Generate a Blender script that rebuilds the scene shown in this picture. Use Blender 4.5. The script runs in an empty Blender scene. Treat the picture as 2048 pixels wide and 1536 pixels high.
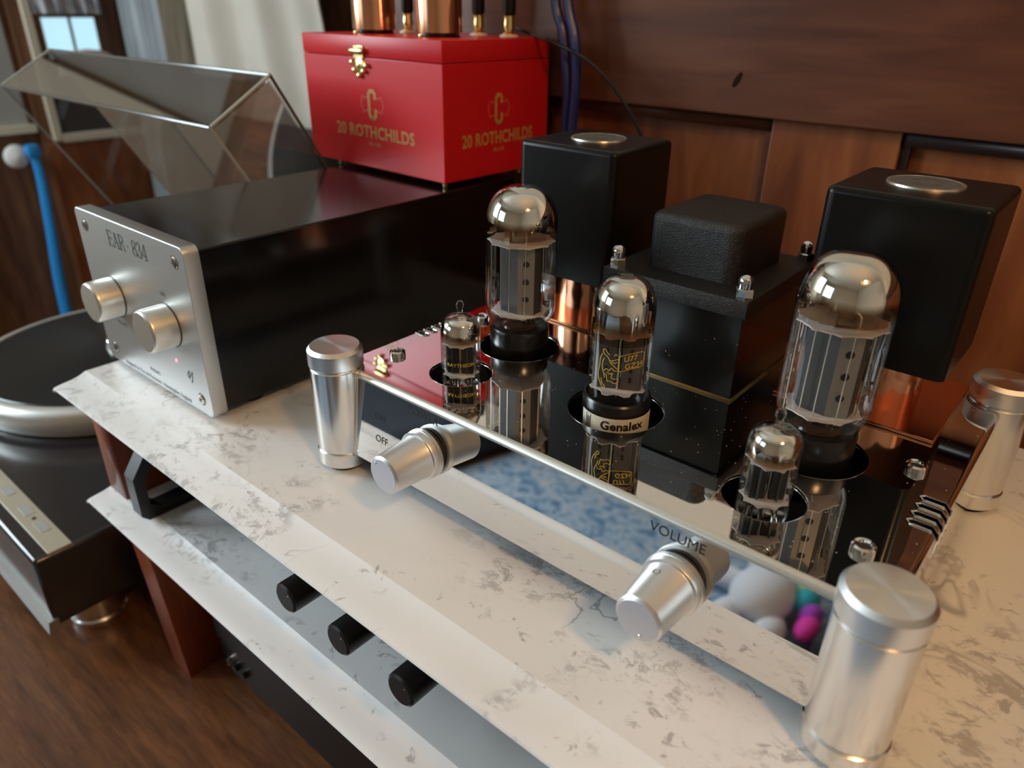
import bpy, bmesh, math, random
from mathutils import Vector, Matrix
random.seed(7)
PI = math.pi
scn = bpy.context.scene
COL = scn.collection

# ------------------------------------------------------------------ camera
PSI, PITCH, ROLL, FPX = math.radians(39.957), math.radians(27.183), math.radians(0.913), 1474.2
v = Vector((-math.sin(PSI), math.cos(PSI), 0))
fw = v * math.cos(PITCH) + Vector((0, 0, -math.sin(PITCH)))
rt = Vector((math.cos(PSI), math.sin(PSI), 0)); up = rt.cross(fw)
rt, up = rt * math.cos(ROLL) + up * math.sin(ROLL), -rt * math.sin(ROLL) + up * math.cos(ROLL)
cam = bpy.data.cameras.new('camera'); camo = bpy.data.objects.new('camera', cam); COL.objects.link(camo)
camo.matrix_world = Matrix(((rt.x, up.x, -fw.x, 0), (rt.y, up.y, -fw.y, 0), (rt.z, up.z, -fw.z, 0.25), (0, 0, 0, 1)))
cam.sensor_width = 36; cam.sensor_fit = 'HORIZONTAL'; cam.lens = 36 * FPX / 2048
cam.clip_start = 0.01; cam.clip_end = 50
cam.dof.use_dof = True; cam.dof.focus_distance = 0.375; cam.dof.aperture_fstop = 8.0
scn.camera = camo
# ------------------------------------------------------------------ world, lights, exposure
w = bpy.data.worlds.new('world'); scn.world = w; w.use_nodes = True
w.node_tree.nodes['Background'].inputs[0].default_value = (0.78, 0.87, 1.0, 1)
w.node_tree.nodes['Background'].inputs[1].default_value = 0.12
def area(name, loc, target, sx, sy, power, color):
    l = bpy.data.lights.new(name, 'AREA'); l.shape = 'RECTANGLE'; l.size = sx; l.size_y = sy
    l.energy = power; l.color = color
    o = bpy.data.objects.new(name, l); COL.objects.link(o); o.location = loc
    o.rotation_euler = (Vector(target) - Vector(loc)).to_track_quat('-Z', 'Y').to_euler(); return o
# daylight through the window behind the camera on the left, and the warm ceiling pendant on the right
area('window_daylight', (-1.70, -2.10, 0.75), (-0.4, 0.3, 0.0), 1.1, 1.0, 7.5, (0.72, 0.90, 1.0))
area('left_window_daylight', (-2.15, -0.75, 0.75), (-0.95, 0.6, 0.0), 0.8, 1.0, 46, (0.78, 0.91, 1.0))
LAMP = (0.44, -0.03, 0.74)
scn.view_settings.view_transform = 'Standard'; scn.view_settings.look = 'None'
scn.view_settings.gamma = 1.0; scn.view_settings.use_curve_mapping = False
scn.view_settings.exposure = 0.0
scn.cycles.max_bounces = 10; scn.cycles.transparent_max_bounces = 24; scn.cycles.glossy_bounces = 6
scn.cycles.sample_clamp_indirect = 4.0; scn.cycles.blur_glossy = 0.3

# ------------------------------------------------------------------ geometry helpers: geo = (verts, faces)
def join(*gs):
    V, F = [], []
    for g in gs:
        n = len(V); V += g[0]; F += [tuple(i + n for i in f) for f in g[1]]
    return V, F
def xf(g, m): return [tuple(m @ Vector(p)) for p in g[0]], g[1]
def mv(g, x, y, z): return [(a + x, b + y, c + z) for a, b, c in g[0]], g[1]
def box(x0, x1, y0, y1, z0, z1):
    return ([(x0,y0,z0),(x1,y0,z0),(x1,y1,z0),(x0,y1,z0),(x0,y0,z1),(x1,y0,z1),(x1,y1,z1),(x0,y1,z1)],
            [(0,3,2,1),(4,5,6,7),(0,1,5,4),(1,2,6,5),(2,3,7,6),(3,0,4,7)])
def from_bm(bm):
    bm.verts.index_update()
    g = [tuple(q.co) for q in bm.verts], [tuple(q.index for q in f.verts) for f in bm.faces]
    bm.free(); return g
def to_bm(g):
    bm = bmesh.new(); vs = [bm.verts.new(p) for p in g[0]]
    for f in g[1]:
        try: bm.faces.new([vs[i] for i in f])
        except ValueError: pass
    return bm
def rbox(x0, x1, y0, y1, z0, z1, r=0.001, seg=3, vert_only=False, vr=None):
    bm = to_bm(box(x0, x1, y0, y1, z0, z1))
    if vr:
        es = [e for e in bm.edges if abs(e.verts[0].co.z - e.verts[1].co.z) > 1e-6]
        bmesh.ops.bevel(bm, geom=es, offset=vr, segments=6, affect='EDGES', profile=.5)
        if not vert_only:
            es = [e for e in bm.edges if all(abs(q.co.z - z1) < 1e-7 for q in e.verts)]
            bmesh.ops.bevel(bm, geom=es, offset=r, segments=seg, affect='EDGES', profile=.5)
    else:
        bmesh.ops.bevel(bm, geom=bm.edges[:], offset=r, segments=seg, affect='EDGES', profile=.5)
    bmesh.ops.recalc_face_normals(bm, faces=bm.faces[:])
    return from_bm(bm)
def lathe(prof, n=48, c=(0, 0, 0), a0=0.0, a1=None):
    """revolve (r, z) points about z; r = 0 ends close to a pole"""
    V, F = [], []; full = a1 is None; a1 = a0 + 2 * PI if full else a1
    cols = n if full else n + 1
    rings = []
    for r, z in prof:
        if r < 1e-9:
            rings.append([len(V)]); V.append((c[0], c[1], c[2] + z))
        else:
            rings.append(list(range(len(V), len(V) + cols)))
            for k in range(cols):
                a = a0 + (a1 - a0) * k / n; V.append((c[0] + r * math.cos(a), c[1] + r * math.sin(a), c[2] + z))
    for A, B in zip(rings, rings[1:]):
        for k in range(n):
            k2 = (k + 1) % cols if full else k + 1
            if len(A) == 1 and len(B) == 1: continue
            if len(A) == 1: F.append((A[0], B[k2], B[k]))
            elif len(B) == 1: F.append((A[k], A[k2], B[0]))
            else: F.append((A[k], A[k2], B[k2], B[k]))
    return V, F
def arc(cx, cz, r, d0, d1, n=6): return [(cx + r * math.cos(math.radians(d0 + (d1 - d0) * k / n)), cz + r * math.sin(math.radians(d0 + (d1 - d0) * k / n))) for k in range(n + 1)]
YAX = Matrix.Rotation(PI / 2, 4, 'X')       # local z -> -y
def prism(poly, z0, z1):
    n = len(poly)
    V = [(x, y, z0) for x, y in poly] + [(x, y, z1) for x, y in poly]
    return V, [tuple(range(n))[::-1], tuple(range(n, 2 * n))] + [(i, (i + 1) % n, n + (i + 1) % n, n + i) for i in range(n)]
def sweep(pts, r, n=10, closed_ends=True):
    P = [Vector(p) for p in pts]; V, F = [], []; u = None
    rr = r if isinstance(r, (list, tuple)) else [r] * len(P)
    for i, p in enumerate(P):
        t = (P[min(i + 1, len(P) - 1)] - P[max(i - 1, 0)]).normalized()
        if u is None: u = t.orthogonal().normalized()
        u = (u - t * u.dot(t)).normalized(); b = t.cross(u)
        for k in range(n):
            a = 2 * PI * k / n; V.append(tuple(p + (u * math.cos(a) + b * math.sin(a)) * rr[i]))
    for i in range(len(P) - 1):
        for k in range(n): F.append((i*n+k, i*n+(k+1)%n, (i+1)*n+(k+1)%n, (i+1)*n+k))
    if closed_ends: F += [tuple(range(n))[::-1], tuple(range((len(P)-1)*n, len(P)*n))]
    return V, F
def spline(pts, n=8):
    P = [Vector(p) for p in pts]; P = [P[0]*2-P[1]] + P + [P[-1]*2-P[-2]]; out = []
    for i in range(1, len(P) - 2):
        a, b, c, d = P[i-1:i+3]
        for k in range(n):
            t = k / n; out.append(0.5*((2*b)+(c-a)*t+(2*a-5*b+4*c-d)*t*t+(3*b-a-3*c+d)*t**3))
    out.append(P[-2]); return out
def ribbon(pts, wd):
    """flat 2-D stroke with per-point width"""
    P = [Vector((p[0], p[1], 0)) for p in pts]; ws = wd if isinstance(wd, (list, tuple)) else [wd] * len(P); V, F = [], []
    for i, p in enumerate(P):
        t = (P[min(i+1, len(P)-1)] - P[max(i-1, 0)]).normalized(); nn = Vector((-t.y, t.x, 0))
        V += [tuple(p + nn * ws[i] / 2), tuple(p - nn * ws[i] / 2)]
    F = [(2*i, 2*i+1, 2*i+3, 2*i+2) for i in range(len(P)-1)]
    return V, F
def text(s, size, bold=0.0, space=1.0, sx=1.0):
    cu = bpy.data.curves.new('t', 'FONT'); cu.body = s; cu.size = size; cu.offset = bold; cu.space_character = space
    cu.align_x = 'CENTER'; cu.align_y = 'CENTER'; cu.resolution_u = 3
    o = bpy.data.objects.new('t', cu); COL.objects.link(o); bpy.context.view_layer.update()
    me = bpy.data.meshes.new_from_object(o.evaluated_get(bpy.context.evaluated_depsgraph_get()))
    g = [(q.co.x * sx, q.co.y, 0) for q in me.vertices], [tuple(p.vertices) for p in me.polygons]
    bpy.data.objects.remove(o); bpy.data.curves.remove(cu); bpy.data.meshes.remove(me); return g
def onfront(g, x, y, z): return [(x + a, y, z + b) for a, b, c in g[0]], g[1]           # print on a face looking to -y
def wrap(g, cx, cy, r, ang, z):                                                           # print on a cylinder, ang = direction of the centre
    return [(cx + r * math.cos(ang + a / r), cy + r * math.sin(ang + a / r), z + b) for a, b, c in g[0]], g[1]

# ------------------------------------------------------------------ object helpers
def mesh(name, g, m, parent=None, smooth=True, angle=32):
    gs = g if isinstance(g, list) else [(g, m)]
    V, F, MI = [], [], []; mats = []
    for gg, mm in gs:
        n = len(V); V += gg[0]; F += [tuple(i + n for i in f) for f in gg[1]]
        if mm not in mats: mats.append(mm)
        MI += [mats.index(mm)] * len(gg[1])
    org = Vector((0, 0, 0))
    if parent is not None: org = Vector(parent['_o']) if '_o' in parent else org
    me = bpy.data.meshes.new(name); me.from_pydata([(a - org.x, b - org.y, c - org.z) for a, b, c in V], [], F)
    for mm in mats: me.materials.append(mm)
    me.polygons.foreach_set('material_index', MI)
    if smooth:
        me.polygons.foreach_set('use_smooth', [True] * len(F)); me.set_sharp_from_angle(angle=math.radians(angle))
    if smooth:
        tot = sum(p.area for p in me.polygons)
        for p in me.polygons:
            if p.area > .06 * tot and max(abs(c) for c in p.normal) > .99999: p.use_smooth = False
    me.update(); o = bpy.data.objects.new(name, me); COL.objects.link(o)
    if parent is not None:
        o.parent = parent; o['_o'] = list(org)
    return o
def tag(o, label, cat, group=None):
    o['label'] = label; o['category'] = cat
    if group: o['group'] = group
    return o
def thing(name, loc, label, cat, group=None, rz=0.0, local=False):
    o = bpy.data.objects.new(name, None); o.empty_display_size = .01; COL.objects.link(o); o.location = loc
    o.rotation_euler = (0, 0, rz); o['_o'] = [0, 0, 0] if local else list(loc); return tag(o, label, cat, group)
def struct(name, g, m, parent=None, smooth=False):
    o = mesh(name, g, m, parent, smooth)
    if parent is None: o['kind'] = 'structure'
    return o

# ------------------------------------------------------------------ materials
def newmat(name):
    m = bpy.data.materials.new(name); m.use_nodes = True; return m, m.node_tree.nodes, m.node_tree.links
def pbr(name, col, rough=0.5, metal=0.0, bump=0.0, bscale=300, spec=0.5, coat=0.0, aniso=0.0, tangent=None, emis=None, es=0.0, rvar=0.0, sheen=0.0):
    m, N, L = newmat(name); b = N['Principled BSDF']; I = b.inputs
    I['Base Color'].default_value = (*col, 1); I['Roughness'].default_value = rough; I['Metallic'].default_value = metal
    I['Specular IOR Level'].default_value = spec; I['Coat Weight'].default_value = coat; I['Coat Roughness'].default_value = 0.08
    if sheen: I['Sheen Weight'].default_value = sheen
    if emis: I['Emission Color'].default_value = (*emis, 1); I['Emission Strength'].default_value = es
    if aniso:
        I['Anisotropic'].default_value = aniso; t = N.new('ShaderNodeTangent'); t.direction_type = 'RADIAL'; t.axis = tangent
        L.new(t.outputs[0], I['Tangent'])
    if bump or rvar:
        tc = N.new('ShaderNodeTexCoord'); nz = N.new('ShaderNodeTexNoise'); nz.inputs['Scale'].default_value = bscale; nz.inputs['Detail'].default_value = 3
        L.new(tc.outputs['Object'], nz.inputs['Vector'])
        if bump:
            bp = N.new('ShaderNodeBump'); bp.inputs['Strength'].default_value = bump; bp.inputs['Distance'].default_value = 0.0006
            L.new(nz.outputs[0], bp.inputs['Height']); L.new(bp.outputs[0], I['Normal'])
        if rvar:
            mr = N.new('ShaderNodeMapRange'); mr.inputs[3].default_value = max(0, rough - rvar); mr.inputs[4].default_value = rough + rvar
            L.new(nz.outputs[0], mr.inputs[0]); L.new(mr.outputs[0], I['Roughness'])
    return m
def ramp(N, stops, mode='LINEAR'):
    r = N.new('ShaderNodeValToRGB'); r.color_ramp.interpolation = mode; e = r.color_ramp.elements
    e[0].position, e[0].color = stops[0][0], (*stops[0][1], 1); e[1].position, e[1].color = stops[-1][0], (*stops[-1][1], 1)
    for p, c in stops[1:-1]:
        q = e.new(p); q.color = (*c, 1)
    return r
def wood(name, dark, mid, light, scale=(1, 1, 1), rough=0.4, coat=0.25, spec=0.22, grain=30.0):
    m, N, L = newmat(name); b = N['Principled BSDF']
    tc = N.new('ShaderNodeTexCoord'); mp = N.new('ShaderNodeMapping'); mp.inputs['Scale'].default_value = scale
    L.new(tc.outputs['Object'], mp.inputs[0])
    n1 = N.new('ShaderNodeTexNoise'); n1.inputs['Scale'].default_value = grain; n1.inputs['Detail'].default_value = 8; n1.inputs['Distortion'].default_value = 0.6
    n2 = N.new('ShaderNodeTexNoise'); n2.inputs['Scale'].default_value = grain * .18; n2.inputs['Detail'].default_value = 4; n2.inputs['Distortion'].default_value = 1.0
    L.new(mp.outputs[0], n1.inputs['Vector']); L.new(mp.outputs[0], n2.inputs['Vector'])
    mx = N.new('ShaderNodeMix'); mx.data_type = 'FLOAT'; mx.inputs[0].default_value = 0.55
    L.new(n1.outputs[0], mx.inputs[2]); L.new(n2.outputs[0], mx.inputs[3])
    r = ramp(N, [(0.30, dark), (0.48, mid), (0.68, light)]); L.new(mx.outputs[0], r.inputs[0])
    L.new(r.outputs[0], b.inputs['Base Color']); b.inputs['Roughness'].default_value = rough; b.inputs['Coat Weight'].default_value = coat; b.inputs['Coat Roughness'].default_value = .25; b.inputs['Specular IOR Level'].default_value = spec
    bp = N.new('ShaderNodeBump'); bp.inputs['Strength'].default_value = 0.25; bp.inputs['Distance'].default_value = 0.0008
    L.new(n1.outputs[0], bp.inputs['Height']); L.new(bp.outputs[0], b.inputs['Normal'])
    return m
def marble(name):
    m, N, L = newmat(name); b = N['Principled BSDF']; tc = N.new('ShaderNodeTexCoord'); O = tc.outputs['Object']
    def noise(s, d, dist=0.0, rough=.6, off=(0, 0, 0), sc=(1, 1, 1)):
        mp = N.new('ShaderNodeMapping'); mp.inputs['Location'].default_value = off; mp.inputs['Scale'].default_value = sc; L.new(O, mp.inputs[0])
        n = N.new('ShaderNodeTexNoise'); n.inputs['Scale'].default_value = s; n.inputs['Detail'].default_value = d; n.inputs['Distortion'].default_value = dist; n.inputs['Roughness'].default_value = rough
        L.new(mp.outputs[0], n.inputs['Vector']); return n.outputs[0]
    def math_(op, a, c=None, clamp=False):
        q = N.new('ShaderNodeMath'); q.operation = op; q.use_clamp = clamp
        for i, x in enumerate((a, c)):
            if x is None: continue
            if isinstance(x, (int, float)): q.inputs[i].default_value = x
            else: L.new(x, q.inputs[i])
        return q.outputs[0]
    def rng(x, a, c): 
        q = N.new('ShaderNodeMapRange'); q.interpolation_type = 'SMOOTHSTEP'; q.inputs[1].default_value = a; q.inputs[2].default_value = c; L.new(x, q.inputs[0]); return q.outputs[0]
    patch = rng(noise(8, 3, .8, off=(.31, .12, 0)), .47, .60)              # where the smudges gather
    smudge = rng(noise(70, 7, .45, .76, sc=(1.0, 1.5, 1)), .50, .60)
    blot = rng(noise(110, 4, .6, .6, off=(4, 2, 1)), .60, .68)
    v1 = rng(math_('ABSOLUTE', math_('SUBTRACT', noise(7, 5, 1.6, .55, off=(1.7, .3, 0)), .5)), .012, .0)
    vm = rng(noise(9, 2, 0, off=(7, 3, 0)), .48, .60)
    v2 = math_('MULTIPLY', math_('MULTIPLY', v1, vm), .62)
    s1 = math_('MULTIPLY', math_('MULTIPLY', patch, smudge), .54); s2 = math_('MULTIPLY', math_('MULTIPLY', blot, rng(noise(14, 2, .2, off=(2, 9, 0)), .47, .58)), .55)
    tot = math_('MAXIMUM', math_('MAXIMUM', s1, s2), v2, True)
    soft = math_('MULTIPLY', rng(noise(5, 3, .5, off=(5, 5, 5)), .45, .75), .13)
    tot = math_('ADD', tot, soft, True)
    mx = N.new('ShaderNodeMix'); mx.data_type = 'RGBA'; mx.inputs[6].default_value = (.80, .79, .77, 1); mx.inputs[7].default_value = (.20, .19, .185, 1)
    L.new(tot, mx.inputs[0]); L.new(mx.outputs[2], b.inputs['Base Color']); b.inputs['Roughness'].default_value = .34; b.inputs['Specular IOR Level'].default_value = .4
    return m
def clear(name, tint=(1, 1, 1), ior=1.45, rough=0.0, fmul=1.0):
    """thin clear glass: tinted see-through plus fresnel reflection"""
    m, N, L = newmat(name); N.remove(N['Principled BSDF']); out = N['Material Output']
    t = N.new('ShaderNodeBsdfTransparent'); t.inputs[0].default_value = (*tint, 1); g = N.new('ShaderNodeBsdfGlossy'); g.inputs['Roughness'].default_value = rough
    f = N.new('ShaderNodeFresnel'); f.inputs[0].default_value = ior; mx = N.new('ShaderNodeMixShader')
    fm = N.new('ShaderNodeMath'); fm.operation = 'MULTIPLY'; fm.inputs[1].default_value = fmul; L.new(f.outputs[0], fm.inputs[0]); L.new(fm.outputs[0], mx.inputs[0]); L.new(t.outputs[0], mx.inputs[1]); L.new(g.outputs[0], mx.inputs[2]); L.new(mx.outputs[0], out.inputs[0])
    return m
def getter_mat(name, z_lo, z_hi):
    """silver flash inside the bulb that thins to smoky brown at its lower edge"""
    m, N, L = newmat(name); b = N['Principled BSDF']; out = N['Material Output']
    b.inputs['Metallic'].default_value = 1; b.inputs['Roughness'].default_value = .04
    tc = N.new('ShaderNodeTexCoord'); s = N.new('ShaderNodeSeparateXYZ'); L.new(tc.outputs['Object'], s.inputs[0])
    nz = N.new('ShaderNodeTexNoise'); nz.inputs['Scale'].default_value = 60; L.new(tc.outputs['Object'], nz.inputs['Vector'])
    ad = N.new('ShaderNodeMath'); ad.operation = 'MULTIPLY_ADD'; ad.inputs[1].default_value = 0.006; L.new(nz.outputs[0], ad.inputs[0]); L.new(s.outputs[2], ad.inputs[2])
    mr = N.new('ShaderNodeMapRange'); mr.inputs[1].default_value = z_lo + .003; mr.inputs[2].default_value = z_hi + .003; L.new(ad.outputs[0], mr.inputs[0])
    r = ramp(N, [(0, (.16, .06, .02)), (.40, (.22, .12, .06)), (.62, (.62, .55, .45)), (.8, (.93, .91, .86))]); L.new(mr.outputs[0], r.inputs[0]); L.new(r.outputs[0], b.inputs['Base Color'])
    t = N.new('ShaderNodeBsdfTransparent'); t.inputs[0].default_value = (.70, .52, .36, 1)
    r2 = ramp(N, [(0, (.05, .05, .05)), (.35, (.55, .55, .55)), (.7, (1, 1, 1))]); L.new(mr.outputs[0], r2.inputs[0])
    mx = N.new('ShaderNodeMixShader'); L.new(r2.outputs[0], mx.inputs[0]); L.new(t.outputs[0], mx.inputs[1]); L.new(b.outputs[0], mx.inputs[2]); L.new(mx.outputs[0], out.inputs[0])
    return m
def speckled(name, col, rough, metal, dust=(.5, .47, .42), amount=.69, scale=900):
    """polished surface with sparse fine dust grains"""
    m = pbr(name, col, rough, metal); N, L = m.node_tree.nodes, m.node_tree.links; b = N['Principled BSDF']; out = N['Material Output']
    tc = N.new('ShaderNodeTexCoord'); vo = N.new('ShaderNodeTexVoronoi'); vo.inputs['Scale'].default_value = scale * .45; L.new(tc.outputs['Object'], vo.inputs['Vector'])
    nz = N.new('ShaderNodeTexNoise'); nz.inputs['Scale'].default_value = 45; L.new(tc.outputs['Object'], nz.inputs['Vector'])
    a = N.new('ShaderNodeMath'); a.operation = 'LESS_THAN'; a.inputs[1].default_value = .13; L.new(vo.outputs['Distance'], a.inputs[0])
    sep = N.new('ShaderNodeSeparateColor'); L.new(vo.outputs['Color'], sep.inputs[0])
    c = N.new('ShaderNodeMath'); c.operation = 'GREATER_THAN'; L.new(sep.outputs[0], c.inputs[0])
    th = N.new('ShaderNodeMapRange'); th.inputs[1].default_value = .3; th.inputs[2].default_value = .7; th.inputs[3].default_value = 1.0; th.inputs[4].default_value = amount; L.new(nz.outputs[0], th.inputs[0]); L.new(th.outputs[0], c.inputs[1])
    d = N.new('ShaderNodeMath'); d.operation = 'MULTIPLY'; L.new(a.outputs[0], d.inputs[0]); L.new(c.outputs[0], d.inputs[1])
    df = N.new('ShaderNodeBsdfDiffuse'); df.inputs[0].default_value = (*dust, 1)
    mx = N.new('ShaderNodeMixShader'); L.new(d.outputs[0], mx.inputs[0]); L.new(b.outputs[0], mx.inputs[1]); L.new(df.outputs[0], mx.inputs[2]); L.new(mx.outputs[0], out.inputs[0])
    return m
def fabric(name, c0, c1, scale=220, rough=.9):
    m, N, L = newmat(name); b = N['Principled BSDF']; tc = N.new('ShaderNodeTexCoord')
    wv = N.new('ShaderNodeTexWave'); wv.inputs['Scale'].default_value = scale; wv.bands_direction = 'DIAGONAL'; L.new(tc.outputs['Object'], wv.inputs['Vector'])
    nz = N.new('ShaderNodeTexNoise'); nz.inputs['Scale'].default_value = 8; L.new(tc.outputs['Object'], nz.inputs['Vector'])
    mx = N.new('ShaderNodeMix'); mx.data_type = 'FLOAT'; mx.inputs[0].default_value = .6; L.new(wv.outputs[1], mx.inputs[2]); L.new(nz.outputs[0], mx.inputs[3])
    r = ramp(N, [(.2, c0), (.8, c1)]); L.new(mx.outputs[0], r.inputs[0]); L.new(r.outputs[0], b.inputs['Base Color']); b.inputs['Roughness'].default_value = rough
    return m

CHROME = pbr('chrome', (.78, .77, .75), .025, 1)
DECK = speckled('polished_steel_deck', (.78, .77, .75), .02, 1, amount=.70)
ALU = pbr('turned_aluminium', (.82, .81, .79), .22, 1)
ALU_CAP = pbr('radially_turned_aluminium', (.83, .82, .80), .30, 1, aniso=.85, tangent='Z')
ALU_BLAST = pbr('bead_blasted_aluminium', (.80, .79, .78), .36, 1, bump=.12, bscale=2500)
ALU_PLATE = pbr('brushed_faceplate', (.60, .60, .585), .38, 1, rvar=.05, bscale=400)
ALU_KNOB = pbr('satin_champagne_aluminium', (.84, .81, .74), .34, 1)
STEEL = pbr('bright_steel', (.72, .70, .66), .12, 1)
BLACK_ANOD = pbr('black_anodised', (.004, .0036, .003), .30, 0, spec=.22)
BLACK_SATIN = pbr('black_satin_paint', (.006, .0055, .005), .32, 0, spec=.4)
BLACK_CASE = pbr('black_powder_case', (.0045, .004, .004), .15, 0, bump=.012, bscale=1500, spec=.55)
BLACK_WRINKLE = pbr('black_crackle_paint', (.006, .0055, .005), .30, 0, bump=1.0, bscale=1700)
BLACK_LAM = speckled('black_lacquered_laminations', (.005, .005, .0045), .22, 0, dust=(.45, .35, .2), amount=.85)
BLACK_MATTE = pbr('matte_black', (.008, .008, .008), .7)
BLACK_PLASTIC = pbr('black_bakelite', (.007, .006, .005), .24)
RUBBER = pbr('black_rubber', (.012, .012, .012), .75)
COPPER = pbr('polished_copper', (.90, .42, .24), .14, 1, rvar=.05, bscale=60)
COPPER_PLATE = pbr('copper_sheet', (.80, .34, .18), .20, 1, rvar=.06, bscale=40)
GOLD = pbr('gold_plate', (.95, .68, .28), .15, 1)
BRASS = pbr('antique_brass', (.72, .56, .26), .25, 1)
GLASS = clear('tube_glass', (.985, .98, .97), 1.38, fmul=.6)
GLASS_SM = clear('small_tube_glass', (.97, .965, .95), 1.38, fmul=.6)
ACRYLIC = clear('smoked_acrylic', (.93, .925, .91), 1.42, fmul=.8)
PANE = clear('window_glass', (.95, .97, .98), 1.2)
MICA = pbr('mica_disc', (.66, .60, .54), .6)
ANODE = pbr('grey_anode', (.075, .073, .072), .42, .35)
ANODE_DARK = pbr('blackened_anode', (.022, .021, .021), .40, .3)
ANODE_LIT = pbr('lit_anode_strip', (.30, .285, .265), .42, .45)  # paler copy of the anode grey; paints one facet as lit
HOLE = pbr('anode_hole_dark', (.012, .006, .005), .6)
NICKEL = pbr('nickel_wire', (.66, .60, .52), .3, 1)
WHITE_LABEL = pbr('cream_label', (.72, .64, .50), .55)
INK = pbr('black_ink', (.012, .012, .012), .6)
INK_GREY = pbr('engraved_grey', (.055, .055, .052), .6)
YELLOW = pbr('yellow_print', (.62, .46, .05), .5)
RED = pbr('red_lacquer', (.56, .010, .014), .36, 0, spec=.3)
RED_EDGE = pbr('worn_red_edge', (.62, .10, .09), .4)
GOLD_INK = pbr('dull_gold_ink', (.46, .25, .07), .5)
GOLD_FAINT = pbr('faint_gold_ink', (.64, .13, .075), .5)
MARBLE = marble('white_marble')
WOOD_RAIL = wood('dark_mahogany_rail', (.042, .013, .006), (.092, .031, .014), (.155, .058, .025), (1, 6, 7), .40, .0, grain=9)
WOOD_KNOT = pbr('dark_knot', (.018, .007, .004), .9, spec=.1)
WOOD_PANEL = wood('red_brown_panel', (.08, .022, .008), (.19, .058, .019), (.32, .120, .040), (5, 5, 1), .42, .0, grain=10)
WOOD_DARK_SHADE = pbr('dark_moulding_and_shade', (.016, .006, .004), .4)  # dark moulding wood; on the side wall it paints the corner's shadow
WOOD_LEG = wood('cherry_leg', (.12, .024, .009), (.20, .042, .015), (.27, .065, .025), (9, 9, 1), .38, .3, grain=20)
WOOD_TABLE = wood('oak_table', (.055, .020, .007), (.11, .042, .015), (.19, .077, .028), (1.2, 9, 8), .36, .15, grain=34)
WOOD_DOOR = wood('brown_door', (.06, .028, .015), (.15, .070, .036), (.27, .13, .062), (8, 8, 1.2), .5, .1, grain=7)
WOOD_GREY = wood('weathered_post', (.05, .038, .022), (.11, .085, .052), (.19, .15, .10), (8, 8, 1), .7, 0, grain=9)
CREAM_WALL = pbr('cream_plaster', (.68, .60, .48), .9)
CEIL = pbr('ceiling_paint', (.80, .75, .65), .9)
GREY_WALL = pbr('grey_panel', (.40, .40, .38), .7)
WHITE_TRIM = pbr('cream_trim', (.70, .62, .48), .5)
WHITE_KNOB = pbr('white_porcelain', (.72, .71, .66), .2)
BLUE = pbr('blue_strap', (.015, .25, .62), .5)
BLUE_CABLE = pbr('blue_cable', (.012, .020, .13), .35)
SHEER = fabric('sheer_grey_curtain', (.24, .27, .29), (.44, .47, .48), 60)
CREAMCLOTH = fabric('cream_woven_cloth', (.44, .39, .32), (.62, .56, .47), 55)
LACE = fabric('grey_lace', (.30, .30, .33), (.52, .51, .52), 12)
SLATE = fabric('dark_slate_cloth', (.032, .034, .037), (.060, .062, .066), 120)
NAVY = fabric('navy_cloth', (.010, .014, .024), (.022, .028, .042), 200)
SKYPANE = pbr('bright_sky_pane', (.3, .5, .6), .5, emis=(.50, .80, .95), es=1.0)
VINYL = pbr('vinyl', (.010, .010, .010), .22)
PLINTH = pbr('dark_plinth', (.020, .017, .018), .16, spec=.6)
SILVER_PLASTIC = pbr('silver_plastic', (.62, .61, .58), .35, .6)
CHAMPAGNE = pbr('champagne_strip', (.55, .50, .38), .4, .5)
GREY_BUTTON = pbr('grey_button', (.36, .36, .33), .5)
RED_PLASTIC = pbr('red_plastic', (.45, .012, .02), .35)
LED = pbr('pink_led', (.9, .3, .35), .4, emis=(1, .35, .4), es=1.2)
PLUSH = pbr('white_plush', (.72, .74, .80), .95)
PINK = pbr('pink_plush', (.80, .05, .42), .9); TEAL = pbr('teal_plush', (.03, .38, .48), .9); PURPLE = pbr('purple_plush', (.40, .06, .55), .9); LIME = pbr('lime_plush', (.35, .60, .12), .9)
def rug_mat():
    m, N, L = newmat('blue_pattern_rug'); b = N['Principled BSDF']; tc = N.new('ShaderNodeTexCoord')
    n = N.new('ShaderNodeTexNoise'); n.inputs['Scale'].default_value = 24; n.inputs['Detail'].default_value = 6; n.inputs['Distortion'].default_value = 1.3; L.new(tc.outputs['Object'], n.inputs['Vector'])
    r = ramp(N, [(.36, (.06, .14, .28)), (.45, (.16, .30, .46)), (.50, (.48, .53, .57)), (.56, (.20, .34, .50)), (.63, (.58, .55, .52)), (.72, (.50, .27, .18))]); L.new(n.outputs[0], r.inputs[0])
    L.new(r.outputs[0], b.inputs['Base Color']); b.inputs['Roughness'].default_value = .95; return m
RUG = rug_mat()
WOOD_FLOOR = wood('floor_boards', (.05, .02, .01), (.12, .055, .025), (.2, .1, .05), (6, 1, 1), .4, .2, grain=10)

# ================================================================== the room
FLOOR = -0.75; TABLE = -0.27; WALLY = 0.575; LEFTX = -2.25
struct('floor', box(LEFTX - .2, 1.9, -2.4, 1.3, FLOOR - .05, FLOOR), WOOD_FLOOR)
struct('ceiling', box(LEFTX - .2, 1.9, -2.4, 1.3, 1.65, 1.70), CEIL)
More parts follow.
